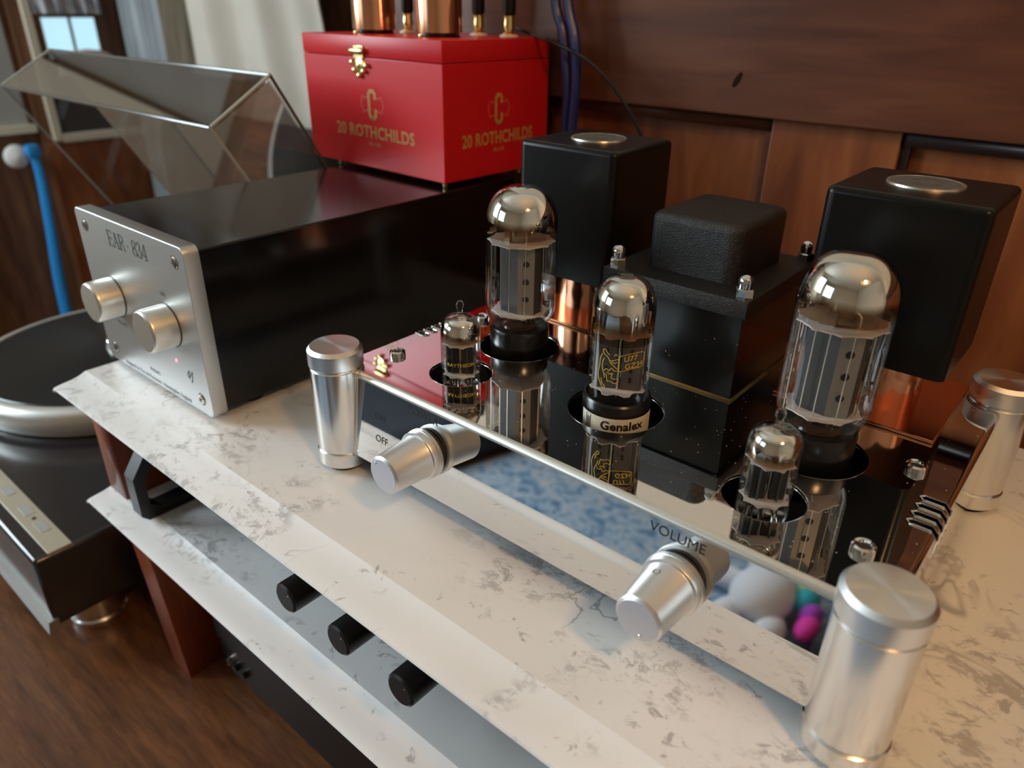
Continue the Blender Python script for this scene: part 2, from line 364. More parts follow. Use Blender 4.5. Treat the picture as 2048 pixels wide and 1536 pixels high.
# back wall: plaster above a wainscot of rail, stiles and sunk panels
wb = struct('wall_back', box(-.66, 1.9, WALLY + .012, WALLY + .10, FLOOR, 1.65), CREAM_WALL)
def wbp(name, g, m): return mesh(name, g, m, wb)
wbp('rail', rbox(-.66, 1.0, WALLY - .014, WALLY + .012, .178, .293, .0015, 2), WOOD_RAIL)
wbp('knot', xf(lathe([(0, .0003), (.0025, .0002), (.0034, 0)], 14), Matrix.Translation((-.2553, WALLY - .0141, .203)) @ Matrix.Rotation(.5, 4, 'Y') @ YAX @ Matrix.Diagonal((.7, 1.8, 1, 1))), WOOD_KNOT)
for x0, x1 in ((-.66, -.445), (-.227, -.1355), (.20, .29)):
    wbp('stile', rbox(x0, x1, WALLY - .004, WALLY + .012, FLOOR, .178, .001, 2), WOOD_PANEL)
for x0, x1 in ((-.445, -.227), (-.1355, .20), (.29, 1.0)):
    wbp('panel', box(x0, x1, WALLY + .006, WALLY + .012, FLOOR, .178), WOOD_PANEL)
    wbp('moulding', join(box(x0, x1, WALLY - .002, WALLY + .008, .168, .178), box(x0, x0 + .006, WALLY + .000, WALLY + .008, FLOOR, .168), box(x1 - .006, x1, WALLY + .000, WALLY + .008, FLOOR, .168)), WOOD_DARK_SHADE if x0 > -.2 else WOOD_RAIL)
# far end of the room on the left
struct('wall_far', box(LEFTX, -.60, 1.05, 1.12, FLOOR, 1.65), WOOD_DOOR)
struct('wall_side', box(-.66, -.60, WALLY + .10, 1.05, FLOOR, 1.65), WOOD_DARK_SHADE)  # near-black colour puts the corner's shadow into this wall
wl = struct('wall_left', [(box(LEFTX - .1, LEFTX, -2.4, -1.15, FLOOR, 1.65), CREAM_WALL), (box(LEFTX - .1, LEFTX, -.35, .50, FLOOR, 1.65), CREAM_WALL), (box(LEFTX - .1, LEFTX, -1.15, -.35, FLOOR, .25), CREAM_WALL), (box(LEFTX - .1, LEFTX, -1.15, -.35, 1.25, 1.65), CREAM_WALL), (box(LEFTX - .1, LEFTX, .74, 1.12, FLOOR, 1.65), WOOD_DOOR), (box(LEFTX - .1, LEFTX, .50, .74, 1.2, 1.65), CREAM_WALL)], None)
struct('wall_right', box(1.8, 1.9, -2.4, WALLY, FLOOR, 1.65), CREAM_WALL)
wf = struct('wall_front', [(box(LEFTX, -2.20, -2.4, -2.3, FLOOR, 1.65), CREAM_WALL), (box(-1.0, 1.8, -2.4, -2.3, FLOOR, 1.65), CREAM_WALL), (box(-2.20, -1.0, -2.4, -2.3, FLOOR, .15), CREAM_WALL), (box(-2.20, -1.0, -2.4, -2.3, 1.35, 1.65), CREAM_WALL)], None)
win = struct('window_2', join(box(-2.2, -2.14, -2.38, -2.32, .15, 1.35), box(-1.06, -1.0, -2.38, -2.32, .15, 1.35), box(-2.14, -1.06, -2.38, -2.32, .15, .21), box(-2.14, -1.06, -2.38, -2.32, 1.29, 1.35), box(-1.62, -1.58, -2.38, -2.32, .21, 1.29)), WHITE_TRIM)
for x0, x1 in ((-2.14, -1.62), (-1.58, -1.06)): mesh('pane', box(x0, x1, -2.352, -2.348, .21, 1.29), PANE, win)
win = struct('window_3', join(box(LEFTX - .07, LEFTX - .02, -1.15, -1.10, .25, 1.25), box(LEFTX - .07, LEFTX - .02, -.40, -.35, .25, 1.25), box(LEFTX - .07, LEFTX - .02, -1.10, -.40, .25, .30), box(LEFTX - .07, LEFTX - .02, -1.10, -.40, 1.20, 1.25)), WHITE_TRIM)
mesh('pane', box(LEFTX - .047, LEFTX - .043, -1.10, -.40, .30, 1.20), PANE, win)
# door on the left wall with a glazed grey upper panel
door = struct('door_1', box(LEFTX - .06, LEFTX - .015, .50, .74, FLOOR, 1.2), WOOD_DOOR)
mesh('panel', box(LEFTX - .02, LEFTX - .008, .52, .722, -.045, 1.1), GREY_WALL, door)
mesh('panel_trim', box(LEFTX - .02, LEFTX + .004, .50, .735, -.062, -.043), WHITE_TRIM, door)
kn = mesh('door_knob', xf(lathe([(0, .062), (.012, .060), (.026, .050), (.030, .040), (.026, .028), (.012, .020), (.010, 0), (0, 0)], 24), Matrix.Translation((LEFTX - .015, .664, -.113)) @ Matrix.Rotation(PI/2, 4, 'Y')), WHITE_KNOB, door)
struct('trim_1', rbox(LEFTX, LEFTX + .012, .768, .790, -.09, 1.5, .003, 2), WHITE_TRIM)
struct('trim_2', rbox(LEFTX, LEFTX + .012, .790, 1.04, -.095, -.072, .003, 2), WHITE_TRIM)
win = struct('window_1', join(box(LEFTX - .002, LEFTX + .010, .800, .945, .206, .214), box(LEFTX - .002, LEFTX + .010, .872, .878, .11, .206), box(LEFTX - .002, LEFTX + .010, .800, .807, .11, .206), box(LEFTX - .002, LEFTX + .010, .938, .945, .11, .206), box(LEFTX - .002, LEFTX + .010, .800, .945, .102, .11)), WOOD_DOOR)
for a, b in ((.807, .872), (.878, .938)): mesh('pane', box(LEFTX + .001, LEFTX + .004, a, b, .11, .206), SKYPANE, win)
def curtain(x0, x1, y, z0, z1, amp, waves, n=120, skew=0.0, thick=.004, top_x0=None, top_x1=None):
    V, F = [], []; rows = 14; top_x0 = x0 if top_x0 is None else top_x0; top_x1 = x1 if top_x1 is None else top_x1
    for side in (0, 1):
        for j in range(rows + 1):
            t = j / rows; a, b = x0 + (top_x0 - x0) * t, x1 + (top_x1 - x1) * t
            for i in range(n + 1):
                u = i / n
                V.append((a + (b - a) * u, y + side * thick + amp * (math.sin(2*PI*waves*u + 1.2*math.sin(3*t)) + .4*math.sin(2*PI*waves*2.3*u + 2*t)) * (1 - .35 * t), z0 + (z1 - z0) * t))
    m = (n + 1) * (rows + 1)
    for j in range(rows):
        for i in range(n):
            k = j * (n + 1) + i; F.append((k, k+1, k+n+2, k+n+1)); k += m; F.append((k, k+n+1, k+n+2, k+1))
    for j in range(rows):
        k = j * (n + 1); F.append((k, k+n+1, k+n+1+m, k+m)); k += n; F.append((k, k+m, k+n+1+m, k+n+1))
    return V, F
tag(mesh('lace_curtain', xf(curtain(0, .16, 0, .215, .60, .006, 5), Matrix.Translation((LEFTX + .03, .79, 0)) @ Matrix.Rotation(PI/2, 4, 'Z')), LACE), 'grey patterned lace curtain above the bright blue panes', 'curtain')
tag(mesh('sheer_curtain', curtain(-2.24, -2.00, 1.0, FLOOR + .02, .60, .012, 6, top_x0=-2.22, top_x1=-1.99), SHEER), 'grey finely ribbed sheer curtain left of the weathered post', 'curtain')
tag(mesh('wooden_post', rbox(-1.985, -1.80, .985, 1.045, FLOOR, 1.2, .006, 2), WOOD_GREY), 'weathered brown-grey wooden post between the two curtains', 'post')
tag(mesh('cream_curtain', curtain(-1.80, -1.17, .94, -.40, .60, .024, 2.2, top_x0=-1.80, top_x1=-1.37), CREAMCLOTH), 'cream woven cloth hanging in soft folds behind the dust cover', 'curtain')
tag(mesh('slate_armchair', rbox(-1.62, -1.10, .74, .90, FLOOR, .040, .05, 5), SLATE), 'dark slate cloth chair back seen through the dust cover', 'chair')
mesh('slate_panel', rbox(LEFTX - .002, LEFTX + .008, .795, 1.03, -.072, .100, .002, 2), SLATE, wl)
mesh('lower_panel', rbox(LEFTX - .002, LEFTX + .006, .745, 1.04, FLOOR, -.096, .002, 2), WOOD_PANEL, wl)
tag(mesh('round_chair_back', xf(lathe([(.060, 0), (.058, .02), (.045, .045), (.025, .058), (0, .062)], 32), Matrix.Translation((LEFTX + .10, .865, .075)) @ Matrix.Diagonal((.3, 1.35, 1.0, 1))), pbr('pale_pink', (.55, .42, .38), .6)), 'pale pinkish rounded chair top in front of the blue panes', 'chair')
tag(mesh('blue_strap', join(sweep(spline([(LEFTX + .045, .695, -.095), (LEFTX + .045, .700, -.16), (LEFTX + .045, .690, -.30), (LEFTX + .045, .676, -.45), (LEFTX + .045, .67, -.62)]), [.010 + .0002 * k for k in range(33)], 8), rbox(LEFTX + .03, LEFTX + .06, .682, .712, -.115, -.085, .004, 2)), BLUE), 'bright blue strap hanging from the white door knob', 'strap')
# things in front of the table that the polished front panel mirrors
tag(mesh('rug', rbox(-1.36, .5, -2.1, -.40, FLOOR, FLOOR + .012, .004, 2), RUG), 'blue and cream patterned rug on the floor before the table', 'rug')
def blob(c, r, n=20): return [(c[0]+a*r[0], c[1]+b*r[1], c[2]+d*r[2]) for a, b, d in lathe([(math.sin(PI*k/12), -math.cos(PI*k/12)) for k in range(13)], n)[0]], lathe([(math.sin(PI*k/12), -math.cos(PI*k/12)) for k in range(13)], n)[1]
pl = thing('plush_toy', (-.42, -1.2, FLOOR + .012), 'white plush toy with rainbow mane lying on the blue rug', 'toy')
Z0 = FLOOR + .012
mesh('body', join(blob((-.395, -1.17, Z0 + .060), (.072, .115, .060)), blob((-.425, -1.31, Z0 + .070), (.058, .062, .06)), blob((-.435, -1.04, Z0 + .034), (.034, .085, .034)), blob((-.335, -1.05, Z0 + .034), (.034, .085, .034)), blob((-.49, -1.22, Z0 + .032), (.065, .03, .032)), blob((-.45, -1.38, Z0 + .09), (.02, .035, .02))), PLUSH, pl)
for nm, mt, c, r in (('mane_tuft', PINK, (-.395, -1.36, Z0 + .110), (.034, .026, .03)), ('mane_tuft', LIME, (-.375, -1.325, Z0 + .095), (.026, .026, .026)), ('tail_tuft', TEAL, (-.310, -1.23, Z0 + .06), (.030, .05, .03)), ('tail_tuft', PURPLE, (-.285, -1.19, Z0 + .05), (.026, .05, .028)), ('tail_tuft', PINK, (-.275, -1.14, Z0 + .045), (.026, .05, .026)), ('tail_tuft', LIME, (-.325, -1.28, Z0 + .065), (.022, .03, .024))):
    mesh(nm, blob(c, r), mt, pl)
tag(mesh('black_bag', rbox(-.240, -.02, -1.42, -1.0, Z0, Z0 + .12, .04, 5), BLACK_MATTE), 'black bag on the rug beside the plush toy', 'bag')
tag(mesh('navy_floor_cushion', rbox(-2.18, -1.38, -1.6, -.75, FLOOR, FLOOR + .16, .05, 5), NAVY), 'navy cloth floor cushion left of the rug', 'cushion')

# warm pendant lamp hanging at the right
lp = thing('pendant_lamp', (LAMP[0], LAMP[1], 1.65), 'warm pendant lamp with cream shade hanging at the right', 'lamp')
mesh('cord', sweep([(LAMP[0], LAMP[1], 1.65), (LAMP[0], LAMP[1], LAMP[2] + .12)], .004, 8), BLACK_MATTE, lp)
mesh('lamp_shade', lathe([(.11, .10), (.16, -.01), (.163, -.01), (.113, .102)], 40, LAMP), WHITE_LABEL, lp)
mesh('ceiling_rose', lathe([(0, 1.65), (.05, 1.65), (.045, 1.63), (0, 1.625)], 32, (LAMP[0], LAMP[1], 0)), WHITE_TRIM, lp)
mesh('bulb', lathe([(math.sin(PI*k/10)*.032, LAMP[2] + .03 - math.cos(PI*k/10)*.032) for k in range(11)], 20, (LAMP[0], LAMP[1], 0)), pbr('warm_bulb', (1, .8, .5), .5, emis=(1, .66, .32), es=6), lp)
bl = bpy.data.lights.new('lamp_light', 'POINT'); bl.energy = 80; bl.color = (1, .55, .23); bl.shadow_soft_size = .034
blo = bpy.data.objects.new('lamp_light', bl); COL.objects.link(blo); blo.location = (LAMP[0], LAMP[1], LAMP[2] + .03)

# ================================================================== table
tb = thing('table', (-.6, .1, FLOOR), 'brown oak table with worn open grain under the turntable', 'table')
mesh('table_top', rbox(-1.35, .55, -.02, WALLY - .006, TABLE - .035, TABLE, .003, 2), WOOD_TABLE, tb)
for x in (-1.30, .50):
    for y in (.03, WALLY - .06): mesh('leg', rbox(x - .025, x + .025, y - .025, y + .025, FLOOR, TABLE - .035, .003, 2), WOOD_TABLE, tb)

# ================================================================== two-tier marble shelf
XL, XR, YB = -.571, .105, .524
sh = thing('marble_shelf_rack', (-.25, .34, TABLE), 'two-tier rack of white marble boards on cherry wood legs', 'shelf')
def board(z):
    prof = [(YB, -.013), (YB, 0), (.1745, 0), (.1725, -.0010), (.1690, -.0024), (.1640, -.0035), (.1580, -.0042), (.1530, -.0049), (.1510, -.0056), (.1503, -.0068), (.1510, -.0080), (.154, -.0089), (.160, -.0095), (.190, -.013)]
    n = len(prof); V = []; F = []
    # rounded left end: the profile is carried to XL with a small easing
    xs = [(XL, .003), (XL + .002, .0012), (XL + .006, 0), (XR, 0)]
    for x, d in xs:
        for y, zz in prof: V.append((x, y, z + zz - (d if zz > -.0125 else -d * .3)))
    for k in range(len(xs) - 1):
        for i in range(n): F.append((k*n+i, k*n+(i+1)%n, (k+1)*n+(i+1)%n, (k+1)*n+i))
    F += [tuple(range(n))[::-1], tuple(range((len(xs)-1)*n, len(xs)*n))]
    bm = to_bm((V, F)); bmesh.ops.recalc_face_normals(bm, faces=bm.faces[:]); return from_bm(bm)
LOW = -.101
mesh('shelf', board(0), MARBLE, sh, angle=24); mesh('shelf', board(LOW), MARBLE, sh, angle=24)
def leg(xa0, xa1, xb0, xb1, y0, y1, zb, zt):
    return ([(xa0,y0,zb),(xa1,y0,zb),(xa1,y1,zb),(xa0,y1,zb),(xb0,y0,zt),(xb1,y0,zt),(xb1,y1,zt),(xb0,y1,zt)], box(0,1,0,1,0,1)[1])
mesh('leg', join(leg(-.5627, -.535, -.5627, -.535, .1685, .52, LOW, -.013)), WOOD_LEG, sh)
mesh('leg', leg(-.525, -.497, -.556, -.526, .168, .235, TABLE, LOW - .013), WOOD_LEG, sh)
mesh('leg', leg(-.530, -.500, -.556, -.526, .46, .52, TABLE, LOW - .013), WOOD_LEG, sh)
mesh('leg', leg(.065, .095, .065, .095, .1685, .52, LOW, -.013), WOOD_LEG, sh)
mesh('leg', leg(.055, .085, .065, .095, .168, .235, TABLE, LOW - .013), WOOD_LEG, sh)
mesh('leg', leg(.055, .085, .065, .095, .46, .52, TABLE, LOW - .013), WOOD_LEG, sh)

# black preamplifier between the boards
bp = thing('line_preamplifier', (-.24, .30, LOW), 'black rack component with three round knobs between the marble boards', 'amplifier')
mesh('case', rbox(-.50, .02, .212, .50, LOW + .006, -.020, .002, 2), BLACK_CASE, bp)
mesh('front_plate', rbox(-.515, .035, .206, .212, LOW + .004, -.018, .001, 2), BLACK_SATIN, bp)
for x in (-.294, -.2475, -.1995):
    k = mesh('knob', xf(lathe([(0, .0485), (.0078, .0485), (.0092, .0475), (.0094, .046), (.0094, .020), (.0070, .019), (.0070, 0), (0, 0)], 40), Matrix.Translation((x, .2055, -.0455)) @ YAX), BLACK_SATIN, bp)
    mesh('index_dot', xf(lathe([(0, .0002), (.0006, .0002), (.0006, 0), (0, 0)], 10), Matrix.Translation((x + .004, .157, -.041)) @ YAX), STEEL, k)
# D-shaped rack handle: loop in the y-z plane
hp_o = [(.206, -.100), (.168, -.100), (.163, -.095), (.163, -.062), (.183, -.034), (.206, -.034)]
hp_i = [(.206, -.092), (.178, -.092), (.171, -.087), (.171, -.066), (.187, -.042), (.206, -.042)]
def loopgeo(x0, x1):
    V = [(x0, y, z) for y, z in hp_o] + [(x0, y, z) for y, z in hp_i] + [(x1, y, z) for y, z in hp_o] + [(x1, y, z) for y, z in hp_i]; F = []; n = 6
    for i in range(n - 1):
        F += [(i, i+1, n+i+1, n+i), (2*n+i, 3*n+i, 3*n+i+1, 2*n+i+1), (i, 2*n+i, 2*n+i+1, i+1), (n+i, n+i+1, 3*n+i+1, 3*n+i)]
    F += [(0, n, 3*n, 2*n), (n-1, 3*n-1, 4*n-1, 2*n-1)]
    return V, F
mesh('rack_handle', loopgeo(-.509, -.4955), BLACK_SATIN, bp, smooth=False)
for x in (-.47, -.01):
    for y in (.24, .47): mesh('foot', lathe([(0, 0), (.010, 0), (.010, .006), (0, .006)], 20, (x, y, LOW)), RUBBER, bp)
# black component on the table under the rack
dk = thing('tape_deck', (-.22, .3, TABLE), 'black component with slotted front under the lower marble board', 'player')
mesh('case', rbox(-.475, .04, .196, .50, TABLE + .012, LOW - .020, .002, 2), BLACK_CASE, dk)
mesh('front_panel', rbox(-.478, -.300, .186, .196, TABLE + .075, LOW - .022, .0012, 2), BLACK_SATIN, dk)
mesh('front_panel', rbox(-.2985, .045, .186, .196, TABLE + .075, LOW - .022, .0012, 2), BLACK_SATIN, dk)
mesh('front_panel', rbox(-.478, .045, .189, .196, TABLE + .046, TABLE + .073, .0012, 2), BLACK_SATIN, dk)
mesh('front_panel', rbox(-.478, .045, .191, .196, TABLE + .012, TABLE + .044, .0012, 2), BLACK_SATIN, dk)
for x in (-.462, -.452, -.440): mesh('button', xf(lathe([(0, .004), (.003, .004), (.0035, 0), (0, 0)], 16), Matrix.Translation((x, .191, TABLE + .028)) @ YAX), STEEL if x == -.462 else BLACK_PLASTIC, dk)
for x in (-.45, .01):
    for y in (.22, .47): mesh('foot', lathe([(0, 0), (.014, 0), (.014, .012), (0, .012)], 20, (x, y, TABLE)), RUBBER, dk)

# ================================================================== turntable
TX0, TX1, TY0, TY1, TT, TBOT = -1.055, -.597, .107, .492, -.160, -.232
tt = thing('turntable', (-.83, .30, TABLE), 'dark turntable with silver platter rim and raised clear dust cover', 'turntable')
mesh('plinth', rbox(TX0, TX1, TY0, TY1, TBOT, TT, .004, 3), PLINTH, tt)
mesh('front_lip', xf(prism([(TY0 - .006, TBOT - .003), (TY0 + .004, TBOT - .003), (TY0 + .004, TBOT + .009), (TY0 - .004, TBOT + .009)], TX0, TX1 + .001), Matrix(((0,0,1,0),(1,0,0,0),(0,1,0,0),(0,0,0,1)))), pbr('grey_lip', (.40, .39, .37), .35, .7), tt, smooth=False)
cs = mesh('control_strip', rbox(TX0 + .02, TX1 - .001, .1195, .1385, TT - .001, TT + .0012, .0004, 2), CHAMPAGNE, tt)
for x in (-.640, -.675, -.720, -.760): mesh('button', rbox(x - .010, x + .010, .126, .1345, TT + .0009, TT + .0016, .0003, 2), GREY_BUTTON, cs)
mesh('indicator', lathe([(0, .0005), (.0018, .0005), (.0018, 0), (0, 0)], 14, (-.657, .130, TT + .0012)), INK, cs)
for x, y in ((-.634, .152), (-1.02, .152), (-.634, .46), (-1.02, .46)):
    mesh('foot', lathe([(0, 0), (.023, 0), (.0245, .003), (.0245, .008), (.023, .010), (.023, .036), (.020, .038), (0, .038)], 40, (x, y, TABLE)), ALU, tt)
PCX, PCY = -.893, .318
mesh('platter', lathe([(0, -.012), (.158, -.012), (.160, -.010), (.160, -.004), (.166, -.002), (.1665, .002), (.1665, .014), (.164, .018), (.158, .021), (.153, .0215), (.151, .020), (0, .020)], 96, (PCX, PCY, TT + .012)), SILVER_PLASTIC, tt)
mesh('tonearm_base', lathe([(0, 0), (.032, 0), (.032, .030), (.028, .034), (0, .034)], 32, (-.655, .42, TT)), SILVER_PLASTIC, tt)
arm = mesh('tonearm', sweep(spline([(-.655, .42, TT + .052), (-.665, .36, TT + .053), (-.690, .300, TT + .052), (-.715, .258, TT + .050)]), .0045, 10), STEEL, tt)
mesh('headshell', rbox(-.742, -.700, .228, .262, TT + .046, TT + .051, .001, 2), STEEL, arm)
mesh('cartridge', rbox(-.738, -.712, .226, .248, TT + .0345, TT + .046, .0015, 2), RED_PLASTIC, arm)
tag(mesh('vinyl_record', lathe([(0, 0), (.149, 0), (.150, .0008), (.149, .0016), (.147, .0013), (.052, .0013), (.050, .0018), (0, .0018)], 96, (PCX, PCY, TT + .032)), VINYL), 'black vinyl record lying on the turntable platter', 'record')
tag(mesh('album_clamp', lathe([(0, .014), (.008, .014), (.012, .010), (.014, 0), (0, 0)], 24, (PCX, PCY, TT + .0338)), STEEL), 'steel record clamp at the centre of the black record', 'clamp')
# dust cover, hinged at the back and tilted up
xr, W, yh, zh, th, Lc, hc = -.5788, .4506, .4952, -.1469, 2.1069, .3574, .0699
A = Vector((0, math.cos(th), math.sin(th))); Nn = Vector((0, math.sin(th), -math.cos(th)))
DM = Matrix(((1, A.x, Nn.x, xr - W), (0, A.y, Nn.y, yh), (0, A.z, Nn.z, zh), (0, 0, 0, 1)))   # local (width, length, height)
tk = .003
dc = mesh('dust_cover', xf(box(0, W, 0, Lc, hc - tk, hc), DM), ACRYLIC, tt, smooth=False)
mesh('cover_front', xf(box(0, W, Lc - tk, Lc, 0, hc - tk), DM), ACRYLIC, dc, smooth=False)
mesh('cover_side', xf(box(W - tk, W, 0, Lc - tk, 0, hc - tk), DM), ACRYLIC, dc, smooth=False)
mesh('cover_side', xf(box(0, tk, 0, Lc - tk, 0, hc - tk), DM), ACRYLIC, dc, smooth=False)
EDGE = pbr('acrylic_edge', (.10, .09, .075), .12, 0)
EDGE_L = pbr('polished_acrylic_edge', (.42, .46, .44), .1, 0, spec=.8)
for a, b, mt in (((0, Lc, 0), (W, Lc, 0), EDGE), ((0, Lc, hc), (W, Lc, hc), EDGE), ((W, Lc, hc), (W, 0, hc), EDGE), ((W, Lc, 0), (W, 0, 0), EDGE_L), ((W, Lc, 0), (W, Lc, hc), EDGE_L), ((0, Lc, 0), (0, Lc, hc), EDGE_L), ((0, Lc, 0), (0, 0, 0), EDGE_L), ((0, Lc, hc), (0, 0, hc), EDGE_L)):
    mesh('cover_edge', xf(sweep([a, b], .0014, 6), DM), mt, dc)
for x in (.07, W - .07): mesh('hinge', rbox(xr - W + x - .02, xr - W + x + .02, .485, .50, TT, zh + .006, .002, 2), BLACK_PLASTIC, tt)

# ================================================================== phono preamplifier (silver plate, black case)
EX0, EX1, EY, EZ0, EZ1 = -.5735, -.4215, .1974, .003, .1195
ea = thing('phono_preamplifier', (-.4975, .35, 0), 'long black phono preamplifier box with silver faceplate and two knobs', 'preamplifier')
mesh('case', rbox(EX0 + .003, EX1 - .001, EY + .009, .505, .0065, .1165, .0012, 2), BLACK_CASE, ea)
mesh('faceplate', xf(rbox(EX0, EX1, EZ0, EZ1, 0, .010, .0006, 2, vr=.005), Matrix(((1,0,0,0),(0,0,-1,EY + .010),(0,1,0,0),(0,0,0,1)))), ALU_PLATE, ea)
PLATE = ea
for x in (-.5365, -.4590):
    kb = mesh('knob', xf(lathe([(0, .0178), (.0132, .0178), (.0142, .0168), (.0145, .0155), (.0145, .0006), (.0138, .0002), (0, .0002)], 56), Matrix.Translation((x, EY, .0605)) @ YAX), ALU_KNOB, ea)
    a = math.radians(-62 if x < -.5 else 92)
    mesh('pointer_line', xf(box(-.0003, .0003, .0140, .0147, .0008, .0150), Matrix.Translation((x, EY, .0605)) @ YAX @ Matrix.Rotation(a - PI/2, 4, 'Z')), INK_GREY, kb)
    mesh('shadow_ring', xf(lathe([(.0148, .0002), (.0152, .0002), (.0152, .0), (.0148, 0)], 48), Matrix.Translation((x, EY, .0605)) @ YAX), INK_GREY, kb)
for x in (-.5600, -.4342):
    for z in (.1083, .0140):
        s = mesh('screw', xf(lathe([(0, .0006), (.0026, .0010), (.0036, .0006), (.0040, 0), (0, 0)], 24), Matrix.Translation((x, EY, z)) @ YAX), STEEL, ea)
        mesh('screw_recess', xf(join(box(-.0020, .0020, -.0004, .0004, .0007, .0011), box(-.0004, .0004, -.0020, .0020, .0007, .0011), lathe([(.0040, .0), (.0044, .0), (.0044, .0002), (.0040, .0002)], 24)), Matrix.Translation((x, EY, z)) @ YAX @ Matrix.Rotation(.5, 4, 'Z')), INK_GREY, s)
mesh('indicator_light', xf(lathe([(0, .0008), (.0010, .0006), (.0013, 0), (0, 0)], 16), Matrix.Translation((-.4599, EY, .0345)) @ YAX), LED, ea)
# engraved serif lettering, drawn as strokes on a unit height
def ell(cx, cy, rx, ry, d0, d1, n=16): return [(cx + rx*math.cos(math.radians(d0+(d1-d0)*k/n)), cy + ry*math.sin(math.radians(d0+(d1-d0)*k/n))) for k in range(n+1)]
T, H = .15, .065
GL = {'E': (.62, [([(.14,0),(.14,1)],T), ([(.02,.98),(.58,.98)],H), ([(.02,.02),(.60,.02)],H), ([(.14,.51),(.45,.51)],H), ([(.57,1),(.57,.80)],H), ([(.59,0),(.59,.22)],H), ([(.45,.62),(.45,.40)],H)]),
      'A': (.74, [([(.12,0),(.37,1)],H), ([(.36,1),(.62,0)],T), ([(.21,.33),(.52,.33)],H), ([(.02,.02),(.24,.02)],H), ([(.50,.02),(.74,.02)],H)]),
      'R': (.70, [([(.14,0),(.14,1)],T), ([(.02,.98),(.34,.98)],H), ([(.02,.02),(.26,.02)],H), (ell(.34,.74,.20,.24,90,-90),[H]+[.06+.07*math.sin(PI*k/16) for k in range(1,16)]+[H]), ([(.14,.50),(.34,.50)],H), ([(.34,.50),(.50,.30),(.56,.06),(.68,.02)],[H,.11,.10,H])]),
      '8': (.56, [(ell(.27,.74,.17,.24,0,360,28),[.05+.05*abs(math.cos(2*PI*k/28)) for k in range(29)]), (ell(.27,.26,.21,.25,0,360,28),[.05+.07*abs(math.cos(2*PI*k/28)) for k in range(29)])]),
      '3': (.54, [(ell(.24,.75,.17,.23,150,-90),[.05+.07*abs(math.cos(math.radians(150-240*k/16))) for k in range(17)]), (ell(.23,.26,.22,.25,90,-150),[.05+.08*abs(math.cos(math.radians(90-240*k/16))) for k in range(17)]), (ell(.08,.82,.045,.045,0,360,10),.05), (ell(.07,.18,.05,.05,0,360,10),.05)]),
      '4': (.58, [([(.40,0),(.40,1)],.12), ([(.38,.98),(.04,.28)],H), ([(.04,.28),(.54,.28)],H), ([(.28,.02),(.52,.02)],H)]),
      '.': (.40, [(ell(.18,.42,.03,.03,0,360,10),.05)])}
def serif(s, h, sx=1.0):
    out, x = [], 0
    for ch in s:
        wd, st = GL[ch]
        for pts, ww in st: out.append(ribbon([((x + p[0]) * h * sx, p[1] * h) for p in pts], [q * h for q in ww] if isinstance(ww, list) else ww * h))
        x += wd
    g = join(*out); tw = x * h * sx; return [(a - tw / 2, b, c) for a, b, c in g[0]], g[1]
mesh('lettering', join(onfront(serif('EAR', .0108, 1.12), -.5135, EY - .00012, .1008), onfront(serif('834', .0108, 1.12), -.4805, EY - .00012, .1008), onfront(serif('.', .0108), -.4965, EY - .00012, .1008)), INK_GREY, ea, smooth=False)
for wd, sz, lx, lz in (('ON', .0042, -.4598, .0815), ('VOLUME', .0040, -.5365, .0400), ('PHONO', .0042, -.4980, .0137), ('designed by Tim de Paravicini,  Huntingdon, England', .0046, -.4985, .0068)):
    mesh('lettering', onfront(text(wd, sz), lx, EY - .00012, lz), INK_GREY, ea, smooth=False)
sig = [([(-.0020, .0018), (-.0032, .0014), (-.0036, -.0006), (-.0026, -.0020), (-.0014, -.0012), (-.0012, .0016)], .0006), ([(-.0014, .0036), (-.0012, -.0030)], .0006), ([(-.0012, .0034), (.0004, .0032), (.0010, .0012), (.0002, -.0002), (-.0012, -.0004)], .0006), ([(.0046, .0034), (.0034, .0036), (.0028, .0020), (.0022, -.0022), (.0012, -.0044), (-.0002, -.0042)], .0010)]
mesh('signature_mark', join(*[onfront(ribbon(p, q), -.4441, EY - .00012, .0280) for p, q in sig]), INK_GREY, ea, smooth=False)
for x in (-.555, -.44):
    for y in (.235, .47): mesh('foot', lathe([(0, 0), (.009, 0), (.009, .0065), (0, .0065)], 20, (x, y, 0)), RUBBER, ea)

# ================================================================== red cigar box with copper cans on the phono stage
RB = Matrix.Translation((-.4318, .4271, .1165)) @ Matrix.Rotation(-.032, 4, 'Z')      # local: front right bottom corner, x to the left is negative
rb = thing('cigar_box', (-.4318, .4271, .1165), 'red lacquered wooden cigar box with gold lettering on the black case', 'box', rz=-.032, local=True)
BW, BD, BH, FT = .1825, .127, .1056, .004
mesh('box_body', rbox(-BW, 0, 0, BD, FT, FT + BH - .0165, .0006, 2), RED, rb)
mesh('lid', rbox(-BW, 0, 0, BD, FT + BH - .0161, FT + BH, .0007, 2), RED, rb)
for x, y in ((-.003, .003), (-.145, .004), (-.004, .094), (-.175, .12)):
    mesh('foot', lathe([(0, 0), (.0016, 0), (.0022, .0010), (.0022, .0032), (.0014, .004), (0, .004)], 16, (x, y, 0)), BRASS, rb)
zl = FT + BH - .0165
lt = mesh('latch', join(xf(lathe([(0, -.009), (.0022, -.009), (.0030, -.006), (.0026, 0), (.0030, .006), (.0022, .009), (0, .009)], 16), Matrix.Translation((-.101, -.002, zl + .005)) @ Matrix.Rotation(PI/2, 4, 'Y')), xf(lathe([(0, .0022), (.0030, .0022), (.0060, .0016), (.0070, 0), (0, 0)], 10), Matrix.Translation((-.100, 0, zl - .006)) @ YAX), rbox(-.1075, -.0945, -.0012, 0, zl - .001, zl + .009, .0004, 2)), BRASS, rb)
